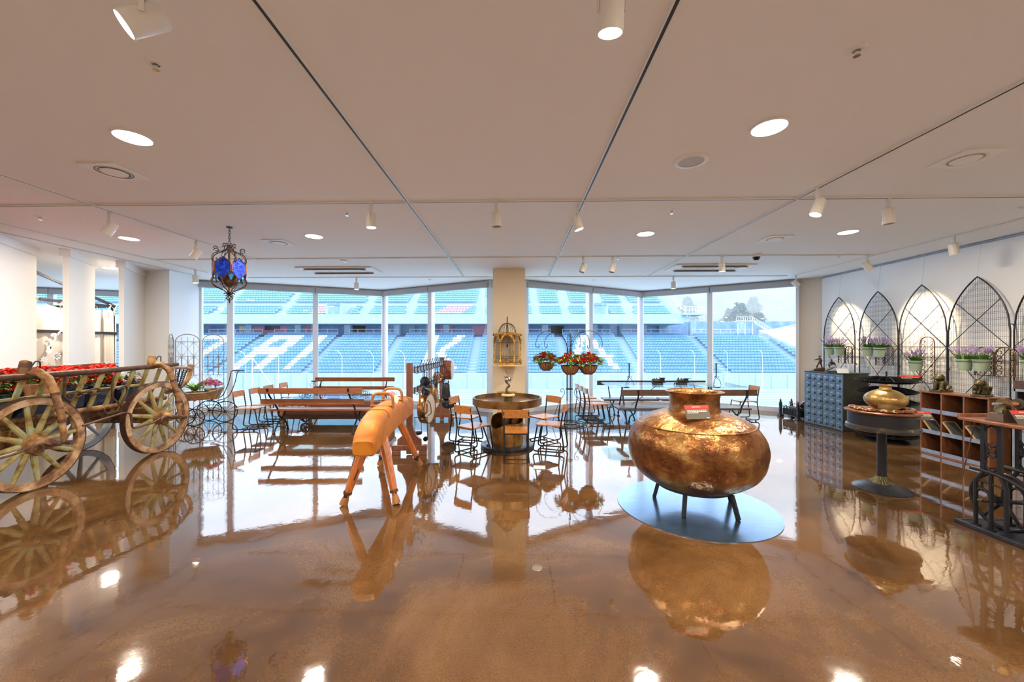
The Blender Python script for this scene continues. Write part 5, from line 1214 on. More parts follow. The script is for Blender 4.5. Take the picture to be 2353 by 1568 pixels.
def fl(m, y, z, s_, n=6):
    s_ *= .62
    for k in range(n): a = 2*pi*k/n; m.leaf((.075,y,z),(0,cos(a),sin(a)), s_, s_*.6, up=(1,0,0), droop=0, fold=0)
for k in range(26):
    t_ = k/25; y = -1.25+.33*t_**1.5; z = 1.42+.55*t_; m.ball((.075,y+rnd.uniform(-.02,.02),z), (.004,.016,.020), 6, 4)
    if k % 3 == 0: m.leaf((.075,y,z),(0,rnd.uniform(-1,1),.4), .09, .04, up=(1,0,0), droop=0, fold=0)
fl(m,-1.42,1.66,.05); fl(m,-1.22,1.50,.09,7); fl(m,-1.10,1.36,.13,8); fl(m,-1.30,1.30,.10,7); fl(m,-1.45,1.34,.07); fl(m,-.55,1.38,.07); fl(m,-1.18,1.75,.05)
m.build('flower_applique', LACE, root, smooth=False)
m = MB(); m.lathe([(1e-4,0),(.17,0),(.18,.01)], (0,0,0), 32); 
m = MB().lathe([(1e-4,.072),(.16,.075)], (0,-.86,1.52), 40, 'x'); m.build('oval_medallion', mat('satin_silver',(.70,.75,.85),.4), root)
# ================================================================ lantern
root = thing('hanging_lantern', 'wrought iron hanging lantern with hexagonal cobalt blue glass panes and scrolls', 'lantern', (-3.64,4.99,CEIL), R(12))
MB().lathe([(1e-4,-.02),(.03,-.018),(.035,0)], n=16).build('canopy', IRON, root)
for k in range(6): m = MB(); link_c = -.035-.033*k; m.tube([((.011*cos(t_) if k % 2 else 0), (0 if k % 2 else .011*cos(t_)), link_c+.020*sin(t_)) for t_ in [i*pi/6 for i in range(12)]], .0035, 5, True); m.build('chain_link', BLACK, root)
m = MB(); m.tube([(0,0,-.23),(0,0,-.28),(0,0,-.45)], [.012,.022,.012], 10); m.tube([(0,0,-.66),(0,0,-.82),(0,0,-.84)], [.02,.02,.03], 10); m.build('centre_spindle', RUST, root)
N8 = 8
for k in range(N8):
    a = 2*pi*k/N8; c_, s_ = cos(a), sin(a)
    def rp(r_, z): return (r_*c_, r_*s_, z)
    m = MB(); up = bez(rp(.025,-.25),rp(.03,-.36),rp(.19,-.30),rp(.195,-.44),12); m.tube(list(up)+[rp(.165+.030*cos(t_),-.44-.030*sin(t_)) for t_ in [i*.5 for i in range(1,9)]], .0055, 6)
    m.tube([rp(.15+.028*cos(t_),-.305+.028*sin(t_)) for t_ in [i*.5 for i in range(11)]], .005, 6); m.tube([rp(.055+.018*cos(t_),-.235+.018*sin(t_)) for t_ in [i*.5 for i in range(11)]], .004, 5)
    m.build('upper_scroll', RUST if k % 2 else BLACK, root)
    m = MB(); m.tube(list(bez(rp(.03,-.85),rp(.06,-.79),rp(.20,-.80),rp(.20,-.70),12))+[rp(.172+.028*cos(t_),-.70+.028*sin(t_)) for t_ in [i*.5 for i in range(1,9)]], .0055, 6); m.tube([rp(.045+.018*cos(t_),-.87+.018*sin(t_)) for t_ in [i*.5 for i in range(11)]], .004, 5); m.build('lower_scroll', RUST if k % 2 else BLACK, root)
COB = mat('cobalt_glass', (.008,.02,.42), .3, 0, (.03,.14,.85), 30, bump=.5, bscale=60, third=(.01,.05,.6), ior=1.2)
CYN = mat('cyan_glass', (.01,.25,.75), .3, 0, (.02,.5,.9), 30, bump=.6)
NP = 6; RP = .190
for k in range(NP):
    a = 2*pi*(k+.5)/NP; n_ = Vector((cos(a),sin(a),0)); t_ = Vector((-sin(a),cos(a),0)); c0 = n_*(RP*cos(pi/NP))
    hw = RP*sin(pi/NP)*.93; hx = [(0,.135),(hw,.06),(hw,-.05),(0,-.145),(-hw,-.05),(-hw,.06)]
    V = [c0+t_*u+Vector((0,0,-.545+z)) for u, z in hx]
    p_ = MB(); p_.add([v-n_*.003 for v in V]+[v+n_*.003 for v in V], [tuple(reversed(range(6))), tuple(range(6,12))]+[(i,(i+1)%6,6+(i+1)%6,6+i) for i in range(6)]); p_.build('glass_pane', COB, root, smooth=False)
    MB().tube([v+n_*.004 for v in V], .0065, 4, True).build('pane_frame', mat('copper_frame',(.30,.11,.04),.4,.6) if k == 0 else bpy.data.materials['copper_frame'], root, smooth=False)
    b1 = Vector((RP*.80*cos(2*pi*k/NP), RP*.80*sin(2*pi*k/NP), -.655)); e_ = Vector((-sin(2*pi*k/NP), cos(2*pi*k/NP), 0))
    MB().add([b1-e_*.035+Vector((0,0,.03)), b1+e_*.035+Vector((0,0,.03)), b1*1+Vector((0,0,-.05)), b1+Vector((0,0,.06))],[(0,2,1),(0,1,3)]).build('cyan_pane', CYN, root, smooth=False)
m = MB(); rnd = random.Random(6)
for k in range(40): a = rnd.uniform(0,6.28); q = rnd.uniform(.02,.10); z = -.60-rnd.uniform(0,.16); m.tube([(q*cos(a)+.012*cos(t_),q*sin(a),z+.012*sin(t_)) for t_ in [i for i in range(7)]], .003, 4)
m.lathe([(.12,-.62),(.07,-.73),(.02,-.78)], n=12); m.build('filigree_bowl', RUST, root, smooth=False)
m = MB(); m.lathe([(.03,-.845),(.035,-.86),(.01,-.88)], n=10)
for k in range(6):
    a0 = 2*pi*k/6
    for s_ in (-1,1): m.tube([(.040*sin(pi*i/10)*cos(a0+s_*i*.16), .040*sin(pi*i/10)*sin(a0+s_*i*.16), -.875-.075*i/10) for i in range(11)], .003, 5)
m.tube([(0,0,-.945),(0,0,-.96),(0,0,-.985)], [.006,.012,.001], 8); m.build('twisted_finial', BLACK, root)
# ================================================================ ceiling fittings
def track(a, b, n):
    d = Vector((b[0]-a[0], b[1]-a[1])); L = d.length; ang = atan2(d.y, d.x); c = ((a[0]+b[0])/2, (a[1]+b[1])/2)
    r = thing('lighting_track', n, 'light track', (c[0],c[1],CEIL), ang, 'lighting tracks across the ceiling')
    m = MB(); m.box((0,-.0135,-.007),(L,.009,.014)); m.box((0,.0135,-.007),(L,.009,.014)); m.build('rail', TRACKW, r, smooth=False)
    MB().box((0,0,-.006),(L,.018,.012)).build('slot', SLOT, r, smooth=False)
TR = [((-1.20,-4.8),(-1.06,8.56),'lighting track running away from the camera left of the birdcage pillar'),((.66,-4.8),(.80,8.56),'lighting track running away from the camera right of the birdcage pillar'),
 ((2.95,-4.8),(2.95,8.5),'lighting track running away from the camera above the cauldron'),((6.09,-4.8),(6.08,8.42),'lighting track running alongside the arch panel wall'),
 ((-4.58,-4.8),(-4.52,6.80),'lighting track running away from the camera above the hay wagon'),((-6.35,-4.8),(-6.33,8.05),'lighting track running beside the white fin walls'),
 ((-6.30,4.24),(6.06,3.93),'nearest lighting track crossing the room from side to side'),((-6.28,6.85),(6.05,6.47),'middle lighting track crossing the room from side to side'),((-5.9,8.66),(6.0,8.44),'furthest lighting track crossing the room just before the windows')]
for a, b, n in TR: track(a, b, n)
def downlight(x, y, lb, g='recessed downlights', r_=.112):
    w_ = DOWN_W*(1.0 if x < -7 else 1)
    r = thing('recessed_downlight', lb, 'ceiling light', (x,y,CEIL), 0, g)
    MB().ring((0,0,-.004), r_+.004, .014, .008, 40).build('trim_ring', TRACKW, r)
    MB().lathe([(1e-4,-.004),(r_,-.004),(r_,-.001),(1e-4,-.001)], n=32).build('glowing_lens', GLOWM, r)
    l = bpy.data.lights.new('downlight_lamp','AREA'); l.shape = 'DISK'; l.size = .2; l.energy = w_; l.color = LAMP; lo = bpy.data.objects.new('downlight_lamp', l); COL.objects.link(lo); lo.parent = r; lo.location = (0,0,-.012)
for x, y, lb in ((-2.78,2.84,'glowing downlight in the near left of the ceiling, closest to the left square vent'),(1.80,2.71,'glowing downlight in the near right of the ceiling, beside the round speaker'),(-5.45,5.51,'leftmost glowing downlight, between the tilted spotlights and the fin walls'),(-2.76,5.40,'glowing downlight just right of the blue lantern'),(1.82,5.28,'glowing downlight right of the spotlight on the pillar-side track'),(4.51,5.20,'rightmost glowing downlight, below the unlit spotlight'),
    (-2.80,.15,'added unseen downlight overhead behind the camera, left'),(1.80,.05,'added unseen downlight overhead behind the camera, right'),(4.5,.6,'added unseen downlight behind the camera near the right wall'),(-5.45,1.2,'added unseen downlight behind the camera near the left side'),(-2.8,-2.5,'added unseen downlight at the back of the room, left'),(1.8,-2.5,'added unseen downlight at the back of the room, right'),(4.5,-2.5,'added unseen downlight at the back right corner of the room'),(-5.45,-2.5,'added unseen downlight at the back left corner of the room'),  # unseen downlights added behind the camera to light the room
    (-7.9,7.6,'added fill downlight between fin walls and curtain pavilion'),(-9.8,6.0,'added fill downlight above the curtain pavilion'),(-11.5,3.5,'added fill downlight in the side room')): downlight(x, y, lb)  # side-room downlights added to brighten the curtains
def vent(x, y, lb, w_=.32):
    r = thing('square_ceiling_vent', lb, 'air vent', (x,y,CEIL), R(-1), 'square air diffusers with round openings')
    m = MB(); m.box((0,0,-.006),(w_,w_,.012)); m.build('plate', WHITE, r, bevel=.003)
    MB().lathe([(.115,-.0125),(.125,-.014),(.125,-.012)], n=40).build('outer_ring', BLACK if x < 0 else TRACKW, r)
    MB().lathe([(1e-4,-.0125),(.108,-.0125)], n=40).build('throat', IRON if x < 0 else mat('vent_shadow_tan',(.45,.36,.25),.7), r)
    MB().lathe([(1e-4,-.024),(.085,-.020),(.092,-.014)], n=40).build('centre_disc', WHITE, r)
vent(-3.48,3.39,'square ceiling vent with black ringed disc at the near left'); vent(3.70,3.16,'square ceiling vent with pale round throat at the near right'); vent(-3.45,5.72,'small looking square ceiling vent to the right of the lantern'); vent(3.74,5.51,'square ceiling vent above the dome camera')
r = thing('ceiling_speaker', 'round white flush speaker in the ceiling near the right downlight', 'speaker', (1.48,3.20,CEIL))
MB().lathe([(.135,0),(.132,-.008),(.10,-.012),(.098,-.006)], n=40).build('bezel', TRACKW, r); MB().lathe([(1e-4,-.009),(.099,-.007)], n=40).build('grille', mat('speaker_mesh',(.62,.62,.66),.7,0,(.5,.5,.55),300), r)
def sprinkler(x, y, lb):
    r = thing('sprinkler_head', lb, 'sprinkler', (x,y,CEIL), 0, 'ceiling sprinkler heads')
    MB().lathe([(.045,0),(.043,-.005),(.018,-.007)], n=24).build('escutcheon', TRACKW, r); m = MB(); m.cyl((0,0,-.018),.010,.024,10); m.cyl((0,0,-.032),.016,.004,14); m.build('nozzle', CHROME, r)
for x, y, lb in ((-1.93,2.10,'chrome sprinkler head at the near left of the ceiling'),(1.78,2.0,'chrome sprinkler head at the near right of the ceiling'),(-5.6,4.60,'sprinkler head above the wagon'),(-1.90,4.46,'sprinkler head just left of the lit spotlight'),(1.81,4.39,'sprinkler head near the middle of the cross track'),(5.60,4.26,'sprinkler head at the right edge of the ceiling'),(-3.0,6.95,'small sprinkler head behind the lantern'),(5.57,6.6,'sprinkler head by the dome camera'),(1.83,6.7,'sprinkler head beside the pair of tilted spotlights'),(-1.9,8.95,'sprinkler head close to the left window bay'),(1.9,9.0,'sprinkler head close to the right window bay')): sprinkler(x, y, lb)
r = thing('dome_camera', 'white dome security camera with black lens on the right side of the ceiling', 'security camera', (4.10,6.50,CEIL))
MB().lathe([(.075,0),(.075,-.035),(.062,-.042)], n=28).build('housing', TRACKW, r); MB().lathe([(.058,-.04),(.05,-.075),(.03,-.095),(1e-4,-.10)], n=24).build('dome', mat('black_dome',(.01,.01,.012),.08), r)
def cassette(x, y, lb):
    r = thing('air_conditioner', lb, 'air conditioner', (x,y,CEIL-.002), R(-1.4), 'ceiling cassette air conditioners')
    MB().box((0,0,-.012),(1.50,.60,.024)).build('panel', WHITE, r, bevel=.006)
    for yy in (-.22,.20): m = MB(); m.M = Matrix.Translation((0,yy,-.040)) @ Matrix.Rotation(R(24),4,'X'); m.box((0,0,0),(1.22,.085,.006)); m.build('louvre', mat('louvre_grey',(.50,.50,.50),.5) if 'louvre_grey' not in bpy.data.materials else bpy.data.materials['louvre_grey'], r)
    MB().box((0,0,-.0255),(1.1,.010,.003)).build('grille_line', PEG, r); MB().box((.50,-.05,-.027),(.10,.05,.006)).build('sensor', ZINC, r)
cassette(-3.46,7.78,'long white ceiling air conditioner in front of the left window bay'); cassette(3.83,7.52,'long white ceiling air conditioner in front of the right window bay')
MB_ = MB().box((0,0,-.012),(.10,.10,.024)); r = thing('ceiling_sensor','small white square sensor box on the ceiling by the left air conditioner','sensor',(-3.0,6.92,CEIL)); MB_.build('box', TRACKW, r, bevel=.004)
def spot(x, y, lb, yaw, tilt, lit, power=0, z=CEIL-.014, cone=60):
    """yaw: heading of the aim, tilt: degrees away from straight down"""
    r = thing('track_spotlight', lb, 'spotlight', (x,y,z), R(yaw), 'spotlights on the ceiling tracks')
    MB().box((0,0,-.045),(.032,.032,.09)).build('adapter', FIX, r, bevel=.003)
    Mx = Matrix.Translation((0,0,-.185)) @ Matrix.Rotation(R(-tilt),4,'Y')
    m = MB()
    for s_ in (-1,1): m.bar((0,s_*.056,-.185),(0,s_*.056,-.105), .016,.004, up=(0,1,0))
    m.bar((0,-.058,-.105),(0,.058,-.105), .016,.005); m.tube(bez((0,-.02,-.09),(.03,-.05,-.10),(.03,.04,-.11),(0,.02,-.13)), .003, 5); m.build('yoke', FIX, r)
    b = MB(); b.M = Mx; b.lathe([(1e-4,.075),(.046,.075),(.050,.068),(.052,-.075),(.048,-.075),(.046,-.06),(1e-4,-.058)], n=28); b.build('lamp_body', FIX, r)
    g = MB(); g.M = Mx; g.lathe([(1e-4,-.066),(.047,-.066)], n=24); g.build('lamp_lens', GLOWM if lit else mat_dim, r)
    if power:
        l = bpy.data.lights.new('spot_lamp','SPOT'); l.energy = power; l.color = (1,.76,.46); l.spot_size = R(cone); l.spot_blend = .9; l.shadow_soft_size = .04
        lo = bpy.data.objects.new('spot_lamp', l); COL.objects.link(lo); lo.parent = r; lo.matrix_parent_inverse = Matrix(); lo.matrix_local = Mx @ Matrix.Translation((0,0,-.085))
mat_dim = mat('unlit_lens', (.25,.24,.22), .2)
SP = [(-4.56,4.39,'unlit spotlight tilted left above the wagon, nearest on its track',200,28,0,0),(-4.55,5.58,'unlit tilted spotlight left of the blue lantern',200,32,0,0),(-6.33,7.75,'spotlight hanging straight down beside the last fin wall',0,2,1,60),
 (-1.50,4.12,'lit spotlight pointing straight down between lantern and pommel horse',0,3,1,140),(-.165,4.085,'spotlight on the nearest cross track, straight above the round table',0,2,0,0),(.705,4.20,'lit spotlight tilted right beside the pillar-side track crossing',0,18,1,160),
 (2.95,3.73,'largest lit spotlight tilted left above the cauldron',175,22,1,240),(3.88,3.99,'unlit spotlight hanging straight down right of the cauldron spotlight',0,4,0,0),(6.09,5.34,'lit spotlight tilted slightly, aimed by the fourth arch panel',0,12,1,120),
 (5.95,6.49,'spotlight tilted towards the third arch panel',-2,44,0,330,CEIL-.014,50),(6.08,8.30,'spotlight nearest the window corner, tilted towards the first arch panel',-24,42,0,260,CEIL-.014,48),(1.22,6.63,'left one of the pair of tilted spotlights right of the pillar',195,24,0,110),(1.72,6.62,'right one of the pair of tilted spotlights right of the pillar',195,16,0,0),
 (3.55,6.55,'lit spotlight overlapping the right air conditioner',0,3,1,60),(3.54,8.50,'lit spotlight closest to the right window bay',0,2,1,40),(-3.46,8.62,'lit spotlight closest to the left window bay',0,2,1,40)]
for s_ in SP: spot(*s_)
spot(.40,1.56,'large glowing spotlight cut off by the top of the view',90,14,1,200,z=CEIL+0,cone=80)
spot(-1.52,1.60,'large glowing spotlight cut off at the top left of the view',215,52,1,200,z=CEIL+0,cone=80)
# ================================================================ outside: stadium
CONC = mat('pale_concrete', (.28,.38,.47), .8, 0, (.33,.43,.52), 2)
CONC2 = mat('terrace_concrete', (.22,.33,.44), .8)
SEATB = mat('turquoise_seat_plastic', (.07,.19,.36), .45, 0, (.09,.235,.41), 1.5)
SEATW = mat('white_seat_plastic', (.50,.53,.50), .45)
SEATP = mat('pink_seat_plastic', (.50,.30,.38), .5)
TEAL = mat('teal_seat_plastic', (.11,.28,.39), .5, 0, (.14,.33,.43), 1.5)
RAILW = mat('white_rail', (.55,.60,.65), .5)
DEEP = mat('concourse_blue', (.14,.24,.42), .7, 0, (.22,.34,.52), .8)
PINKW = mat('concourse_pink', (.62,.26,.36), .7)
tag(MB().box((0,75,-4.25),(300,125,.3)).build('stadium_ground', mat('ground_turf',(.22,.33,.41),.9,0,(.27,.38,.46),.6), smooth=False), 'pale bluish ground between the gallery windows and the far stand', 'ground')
m = MB()
for k in range(9): m.box((0,36.6+k*1.55,-4.095),(240,.16+.02*k,.012))
tag(m.build('running_track_lines', mat('lane_white',(.55,.60,.64),.7), smooth=False), 'white lane lines of the running track below the stand', 'track lines', kind='stuff')
tag(MB().box((0,42.8,-4.12),(240,13.5,.05)).build('running_track', mat('lane_blue',(.12,.21,.32),.8), smooth=False), 'blue running track in front of the grandstand', 'running track')
Y0, Z0, DY, DZ, NR = 52.0, -2.35, .80, .385, 16
root = thing('grandstand', 'huge concrete grandstand with stepped terraces seen through all the windows', 'grandstand', (0,0,0))
poly = [(51,-4.1),(51,Z0-.25)]
for i in range(NR): y = Y0+DY*i; z = Z0+DZ*i-.42; poly += [(y-.4,z),(y+.4,z)]
poly += [(66.5,Z0+DZ*NR-.42),(66.5,-4.1)]
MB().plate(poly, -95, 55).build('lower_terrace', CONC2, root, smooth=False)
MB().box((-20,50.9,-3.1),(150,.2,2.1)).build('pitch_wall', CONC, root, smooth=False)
m = MB()
for k in range(70): m.box((-92+k*2.1,50.78,-3.15),(.05,.02,1.9))
m.build('wall_joints', CONC2, root, smooth=False)
zc = Z0+DZ*NR-.42
MB().box((-20,69,zc+1.2),(150,.3,2.6)).build('concourse_wall', DEEP, root, smooth=False)
for x0, x1 in ((-46,-35.5),(-7,-4.2),(-12.8,-10.5)): MB().box(((x0+x1)/2,68.7,zc+1.25),(x1-x0,.2,2.3)).build('pink_wall_panel', PINKW, root, smooth=False)
MB().box((-42.4,68.5,4.75),(2.6,.1,.9)).build('dark_banner', DEEP if False else IRON, root, smooth=False)
for i in range(3):
    for j in range(3): MB().box((-47.9+i*.62,68.5,zc+.5+j*.8),(.6,.1,.78)).build('colour_panel', (SEATW, TEAL, bpy.data.materials['honey_marble'])[(i+j*2) % 3], root, smooth=False)
for k in range(16): MB().box((-88+k*8.4+1.2,66.2,zc+1.2),(1.0,.8,2.6)).build('concourse_column', CONC, root, smooth=False)
for x in (-38.5,-27,-18.2,-2.,8,20,27): MB().box((x,68.4,zc+1.0),(2.2,.15,1.6)).build('doorway', DARKPIT if x in (-27,8) else CONC2, root, smooth=False)
m = MB(); aisX = [-75,-63,-52,-41.0,-28.3,-18.2,-5.6,7.5,17.5,29.3,41]
for i in range(len(aisX)-1):
    for z in (.45,.95): m.bar((aisX[i]+1.0,65.2,zc+z),(aisX[i+1]-1.0,65.2,zc+z), .07)
    for k in range(7): x = aisX[i]+1+(aisX[i+1]-aisX[i]-2)*k/6; m.bar((x,65.2,zc),(x,65.2,zc+.95), .06)
m.build('concourse_railing', RAILW, root, smooth=False)
m = MB()
for z in (.1,.55): m.bar((-90,51.1,Z0-.25+z),(50,51.1,Z0-.25+z), .06)
for k in range(90): m.bar((-90+k*1.55,51.1,Z0-.3),(-90+k*1.55,51.1,Z0+.3), .05)
m.build('front_railing', RAILW, root, smooth=False)
XR = 27.5
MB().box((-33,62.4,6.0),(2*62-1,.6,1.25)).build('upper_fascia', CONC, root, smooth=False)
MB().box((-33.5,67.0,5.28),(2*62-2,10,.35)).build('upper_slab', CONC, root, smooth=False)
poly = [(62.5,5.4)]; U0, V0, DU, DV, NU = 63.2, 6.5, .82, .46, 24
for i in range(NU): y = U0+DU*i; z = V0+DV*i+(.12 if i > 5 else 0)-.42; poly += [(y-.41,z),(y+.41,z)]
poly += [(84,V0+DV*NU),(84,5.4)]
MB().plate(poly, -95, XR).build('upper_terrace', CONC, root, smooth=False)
for x in (-28.9,-87,14.3,-57): # vomitory boxes
    MB().box((x,64.6,7.4),(2.6,3.6,2.2)).build('vomitory', CONC, root, smooth=False); MB().box((x,62.75,7.2),(1.7,.1,1.7)).build('vomitory_door', DEEP, root, smooth=False); MB().box((x,62.74,8.25),(2.0,.08,.5)).build('vomitory_sign', DEEP, root, smooth=False)
m = MB(); m.box((XR+1.4,63.2,6.6),(3.4,3.4,.3)); m.build('end_platform', CONC, root, smooth=False)
m = MB()
for i in range(12): y = 62+i*1.6; m.bar((XR+.2,y,6.6+i*.85),(XR+.2,y,7.7+i*.85), .07)
for dz in (.5,1.1): m.bar((XR+.2,62,6.6+dz),(XR+.2,81,6.6+dz+10.2), .07)
for k in range(7): m.bar((XR+.2+k*.5,61.6,6.7),(XR+.2+k*.5,61.6,7.8), .06)
for dz in (.5,1.1): m.bar((XR,61.6,6.7+dz),(XR+3.2,61.6,6.7+dz), .06)
m.build('end_railing', RAILW, root, smooth=False)
# slanted end wall at the right
MB().add([(45.5,51.5,-4.1),(56,51.5,-4.1),(56,66,5.5),(42.0,66,4.2),(56,66.3,-4.1),(45.5,51.5,-1.9),(42.0,66.0,-4.1)],[(5,1,2,3),(0,1,5),(1,4,2),(3,2,4,6),(0,5,3,6)]).build('end_slope', mat('bare_slope',(.38,.43,.46),.8), root, smooth=False)
# ---- seats: letters picked out in white
def seg(p, a, b):
    ax, ay = a; bx, by = b; t = max(0, min(1, ((p[0]-ax)*(bx-ax)+(p[1]-ay)*(by-ay))/((bx-ax)**2+(by-ay)**2)))
    return t, p[0]-(ax+(bx-ax)*t)
def letter(px, py):
    # each stroke: y range, x at the top and bottom, width (measured across the rows)
    for y0, y1, xa, xb, w_ in ((768,779,500,492,76),(779,822,520,448,24),   # T
        (770,847,640,538,25),(768,779,662,652,62),(770,849,688,590,23),(800,814,620,612,78),   # A
        (768,849,745,657,19),    # I
        (768,838,1006,974,16),(768,812,1066,1010,20),(808,852,1008,1048,20),   # K
        (768,826,1341,1322,17),(780,854,1358,1424,18),(813,824,1365,1370,86)):   # A
        if y0 <= py <= y1:
            x = xa+(xb-xa)*(py-y0)/(y1-y0)
            if abs(px-x) <= w_/2: return True
    return False
def seat_geo(x, y, z):
    a, b = .215, .42
    return [(x-a,y-.22,z-.02),(x+a,y-.22,z-.02),(x+a,y+.16,z+.0),(x-a,y+.16,z+.0),(x-a,y+.10,z-.02),(x+a,y+.10,z-.02),(x+a,y+.22,z+.27),(x-a,y+.22,z+.27),(x-a,y+.16,z-.08),(x+a,y+.16,z-.08),(x-a,y-.2,z-.08),(x+a,y-.2,z-.08),(x+a*.9,y+.26,z+.25),(x-a*.9,y+.26,z+.25)]
SF = [(0,1,2,3),(4,5,6,7),(0,10,11,1),(10,8,9,11),(0,3,8,10),(1,11,9,2),(7,6,12,13),(5,9,12,6),(8,4,7,13),(8,13,12,9)]
def in_aisle(x, lim=.62):
    return any(abs(x-a) < lim for a in aisX)
groups = {}; singles = []
PITCH = .47
cols = int(140/PITCH)
for i in range(NR):
    y = Y0+DY*i; z = Z0+DZ*i
    for k in range(cols):
        x = -92+k*PITCH
        if in_aisle(x) or x > 45.0-.22*i: continue
        px = 1176.5+890*x/y; py = 795-(z+.1-CH)*890/y
        if px > 1850 or px < 60: continue
        wht = letter(px, py)
        if i < 2 and 455 < px < 1838 and not (1118 < px < 1212) and len(singles) < 300: singles.append((i, x, y, z, wht, px))
        else: groups.setdefault(wht, []).append((x, y, z))
for wht, L in groups.items():
    m = MB()
    for p in L:
        n = len(m.v); m.v += seat_geo(*p); m.f += [tuple(q+n for q in f) for f in SF]
    o = m.build('white_stadium_seats' if wht else 'turquoise_stadium_seats', SEATW if wht else SEATB, smooth=False)
    tag(o, 'white seats forming large letters across the lower stand' if wht else 'mass of turquoise seats filling the rows of the lower stand', 'stadium seats', 'seats of the lower stand', 'stuff')
base = MB().add(seat_geo(0,0,0), SF).build('stadium_seat', SEATB, smooth=False); first = True
pan = ['left of the lantern mullion','in the wide left pane','behind the brown benches','left of the utensil rack','between utensil rack and pillar','behind the flower baskets','left of the train table','behind the model trains','in the rightmost pane']
edges = [523, 722, 882, 990, 1125, 1355, 1470, 1632, 9999]
for i, x, y, z, wht, px in singles:
    o = base if first else base.copy()
    if not first: COL.objects.link(o)
    first = False; o.location = (x,y,z)
    k = next(j for j, e in enumerate(edges) if px < e)
    tag(o, 'turquoise stadium seat in the %s row of the lower stand, %s' % (('front','second')[i], pan[k]), 'stadium seat', 'stadium seats, %s row, %s' % (('front','second')[i], pan[k]))
m = MB(); mp = MB()
upA = [-88,-74,-60,-49,-38.2,-24.5,-17,-5.2,3.9,9,14.8,19.5,99]
for i in range(NU):
    if i == 5: continue
    y = U0+DU*i; z = V0+DV*i+(.12 if i > 5 else 0); lean = -.30*(y-62)/1.0*0
    for k in range(int(122/.5)):
        x = -93+k*.5
        if x > XR-1.2-.15*i*0: continue
        if any(abs(x-(a*(1+.0035*i))) < .85 for a in upA): continue
        px = 1176.5+890*x/y; py = 795-(z+.1-CH)*890/y
        if py < 640 or px < 60: continue
        if any(abs(x-v) < 1.9 for v in (-28.9,14.3,-57,-87)) and i < 5: continue
        t_ = mp if ((y < 68 and (abs(px-(762-(py-700)*1.1)) < 30 and 698 < py < 724)) or (700 < py < 723 and abs(px-(1045-(py-710)*1.6)) < 32)) else m
        n = len(t_.v); t_.v += seat_geo(x, y, z); t_.f += [tuple(q+n for q in f) for f in SF]
tag(m.build('upper_stadium_seats', TEAL, smooth=False), 'pale turquoise seats filling the upper tier of the grandstand', 'stadium seats', None, 'stuff')
tag(mp.build('pink_stadium_seats', SEATP, smooth=False), 'faded pink seats among the turquoise seats of the upper tier', 'stadium seats', None, 'stuff')
for k, px in enumerate((565,640,786,858,930,1518,1596,1672,1752)):
    x = (px-1176.5)/890*49.5; r = thing('floodlight_post', 'curved white post in front of the stand, '+('furthest left of the posts','second from the left, with diagonal stays','third from the left, behind the back bench','behind the right end of the back bench','behind the utensil rack','above the left model train','above the right model train','right of the right candle holder','in the rightmost pane')[k], 'post', (x,49.5,-4.1), 0, 'curved posts along the pitch wall')
    MB().tube([(0,0,0),(0,0,4.2),(-.2,-.2,4.8),(-.7,-.4,5.1)], .035, 6).build('pole', RAILW, r)
r = thing('tripod_stay', 'thin white diagonal stays of a goal post outside the left bay', 'stay', (-31.5,47,-4.1))
MB().tube([(0,0,4.2),(-6,0,.1)], .04, 5).build('stay', RAILW, r); MB().tube([(0,0,4.2),(7,-6,.1)], .04, 5).build('stay', RAILW, r); MB().tube([(0,0,4.2),(0,0,.0)], .06, 5).build('pole', RAILW, r)
# stairs and hoop tunnel above the right end
r = thing('outdoor_stairs', 'white steel stair tower above the right end of the stand', 'stairs', (37.3,64,4.0)); m = MB()
for x in (0,1.2,2.4): m.bar((x,0,-1),(x,0,1.6), .12)
m.box((1.2,0,1.6),(3.0,1.2,.12)); m.bar((2.4,0,1.6),(5.6,0,-.4), .16)
for k in range(12): m.bar((2.5+k*.27,0,1.55-k*.165),(2.5+k*.27,0,2.3-k*.165), .05)
m.bar((2.4,0,2.35),(5.6,0,.4), .06); m.bar((-.2,0,2.35),(2.5,0,2.35), .06)
for k in range(8): m.bar((-.2+k*.37,0,1.6),(-.2+k*.37,0,2.35), .05)
m.build('stair_frame', RAILW, r, smooth=False)
r = thing('hoop_tunnel', 'low arched white hoop tunnel right of the outdoor stair tower', 'tunnel', (41.5,64.5,3.6)); m = MB()
for k in range(22):
    x = k*.27; h = .35+.055*k; m.tube([(x-.3*cos(a),-h*cos(a)*1.0,h*sin(a)) for a in [j*pi/8 for j in range(9)]], .035, 4)
m.build('hoops', RAILW, r, smooth=False)
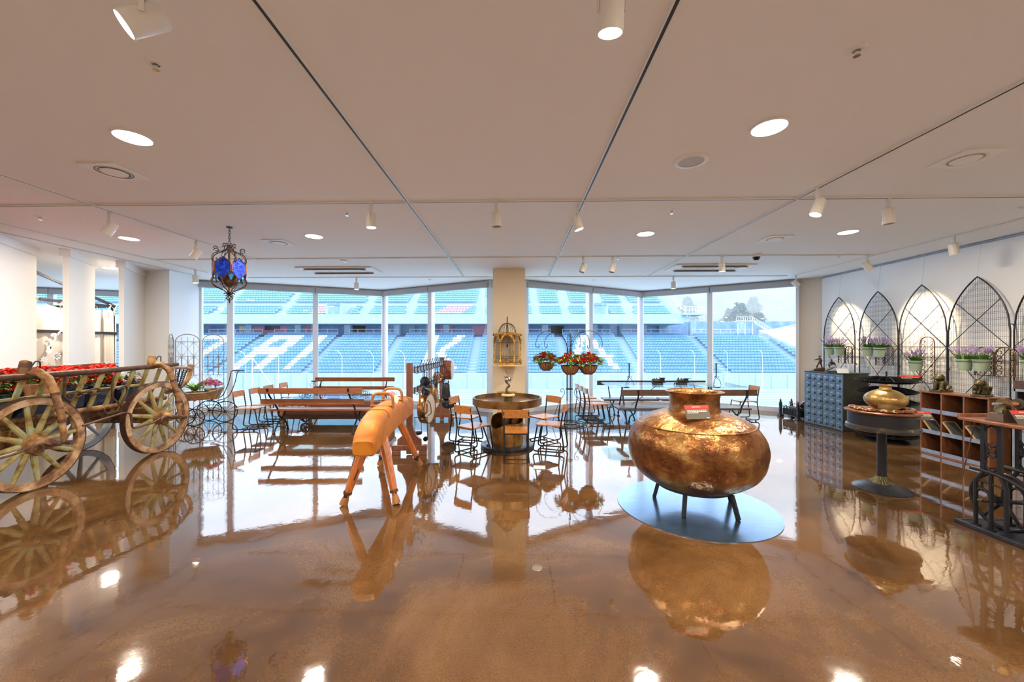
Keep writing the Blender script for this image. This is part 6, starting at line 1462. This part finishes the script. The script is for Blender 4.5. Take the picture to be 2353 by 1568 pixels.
# hill and trees in the mist
HILL = mat('wooded_hill', (.06,.12,.10), .9, 0, (.12,.20,.16), .12)
m = MB(); n = 30; vs = []; fs = []; rnd = random.Random(3)
for i in range(n+1):
    for j in range(9): x = -40+170*i/n; y = 92+j*9; vs.append((x+rnd.uniform(-1,1), y, -4+ (j*4.2)*(.55+.45*min(1,max(0,(x+10)/60)))+rnd.uniform(-.6,.6)))
for i in range(n):
    for j in range(8): a = i*9+j; fs.append((a,a+9,a+10,a+1))
m.add(vs, fs); tag(m.build('hillside', HILL), 'misty wooded hillside behind the right end of the stadium', 'hill')
FOL = mat('misty_foliage', (.045,.09,.07), .9, 0, (.09,.15,.11), .6)
pro = None
tl = ['in the gap beside the upper tier rail','left of the tall pine pair','taller of the pine pair in the rightmost pane','shorter of the pine pair in the rightmost pane','behind the hoop tunnel','at the far right edge of the last pane','low one behind the stair tower','behind the tall pine','on the upper slope, left','on the upper slope, right']
for k, (x, y, s_) in enumerate(((36,86,9),(43,88,9),(50.5,86,15),(56,88,13),(62,90,10),(70,92,10),(44,84,8),(54,96,13),(48,106,13),(66,106,13))):
    if pro is None:
        pro = thing('pine_tree','x','tree',(0,0,0),0,'misty trees behind the stadium'); MB().tube([(0,0,0),(0,0,.9)],[.03,.008],6).build('trunk', DKWOOD, pro)
        g = MB(); rnd = random.Random(77)
        for t_ in range(900):
            z = rnd.uniform(.15,1)**.8; rr = .34*(1-z)**.6*rnd.uniform(.3,1)*(1+.35*sin(z*26)); a = rnd.uniform(0,6.28); g.leaf((rr*cos(a),rr*sin(a),z),(cos(a),sin(a),rnd.uniform(-.3,.5)), .075, .05)
        g.build('foliage', FOL, pro, smooth=False); o = pro
    else: o = copy_tree(pro)
    o.location = (x,y,-4.1+max(0,(y-92)*.42)); o.scale = (s_*.9,s_*.9,s_); o.rotation_euler = (0,0,k*1.3); o['label'] = 'misty tree on the hill, '+tl[k]
# mist hanging over the hill
fog = bpy.data.materials.new('mist'); fog.use_nodes = True; t = fog.node_tree; t.nodes.clear(); oo = t.nodes.new('ShaderNodeOutputMaterial'); vv = t.nodes.new('ShaderNodeVolumeScatter'); vv.inputs['Color'].default_value = (.68,.86,1,1); vv.inputs['Density'].default_value = .022; t.links.new(vv.outputs[0], oo.inputs['Volume'])
tag(MB().box((64,88,16),(67,38,40)).build('mist', fog, smooth=False), 'pale blue mist hanging over the hill and trees', 'mist', kind='stuff')
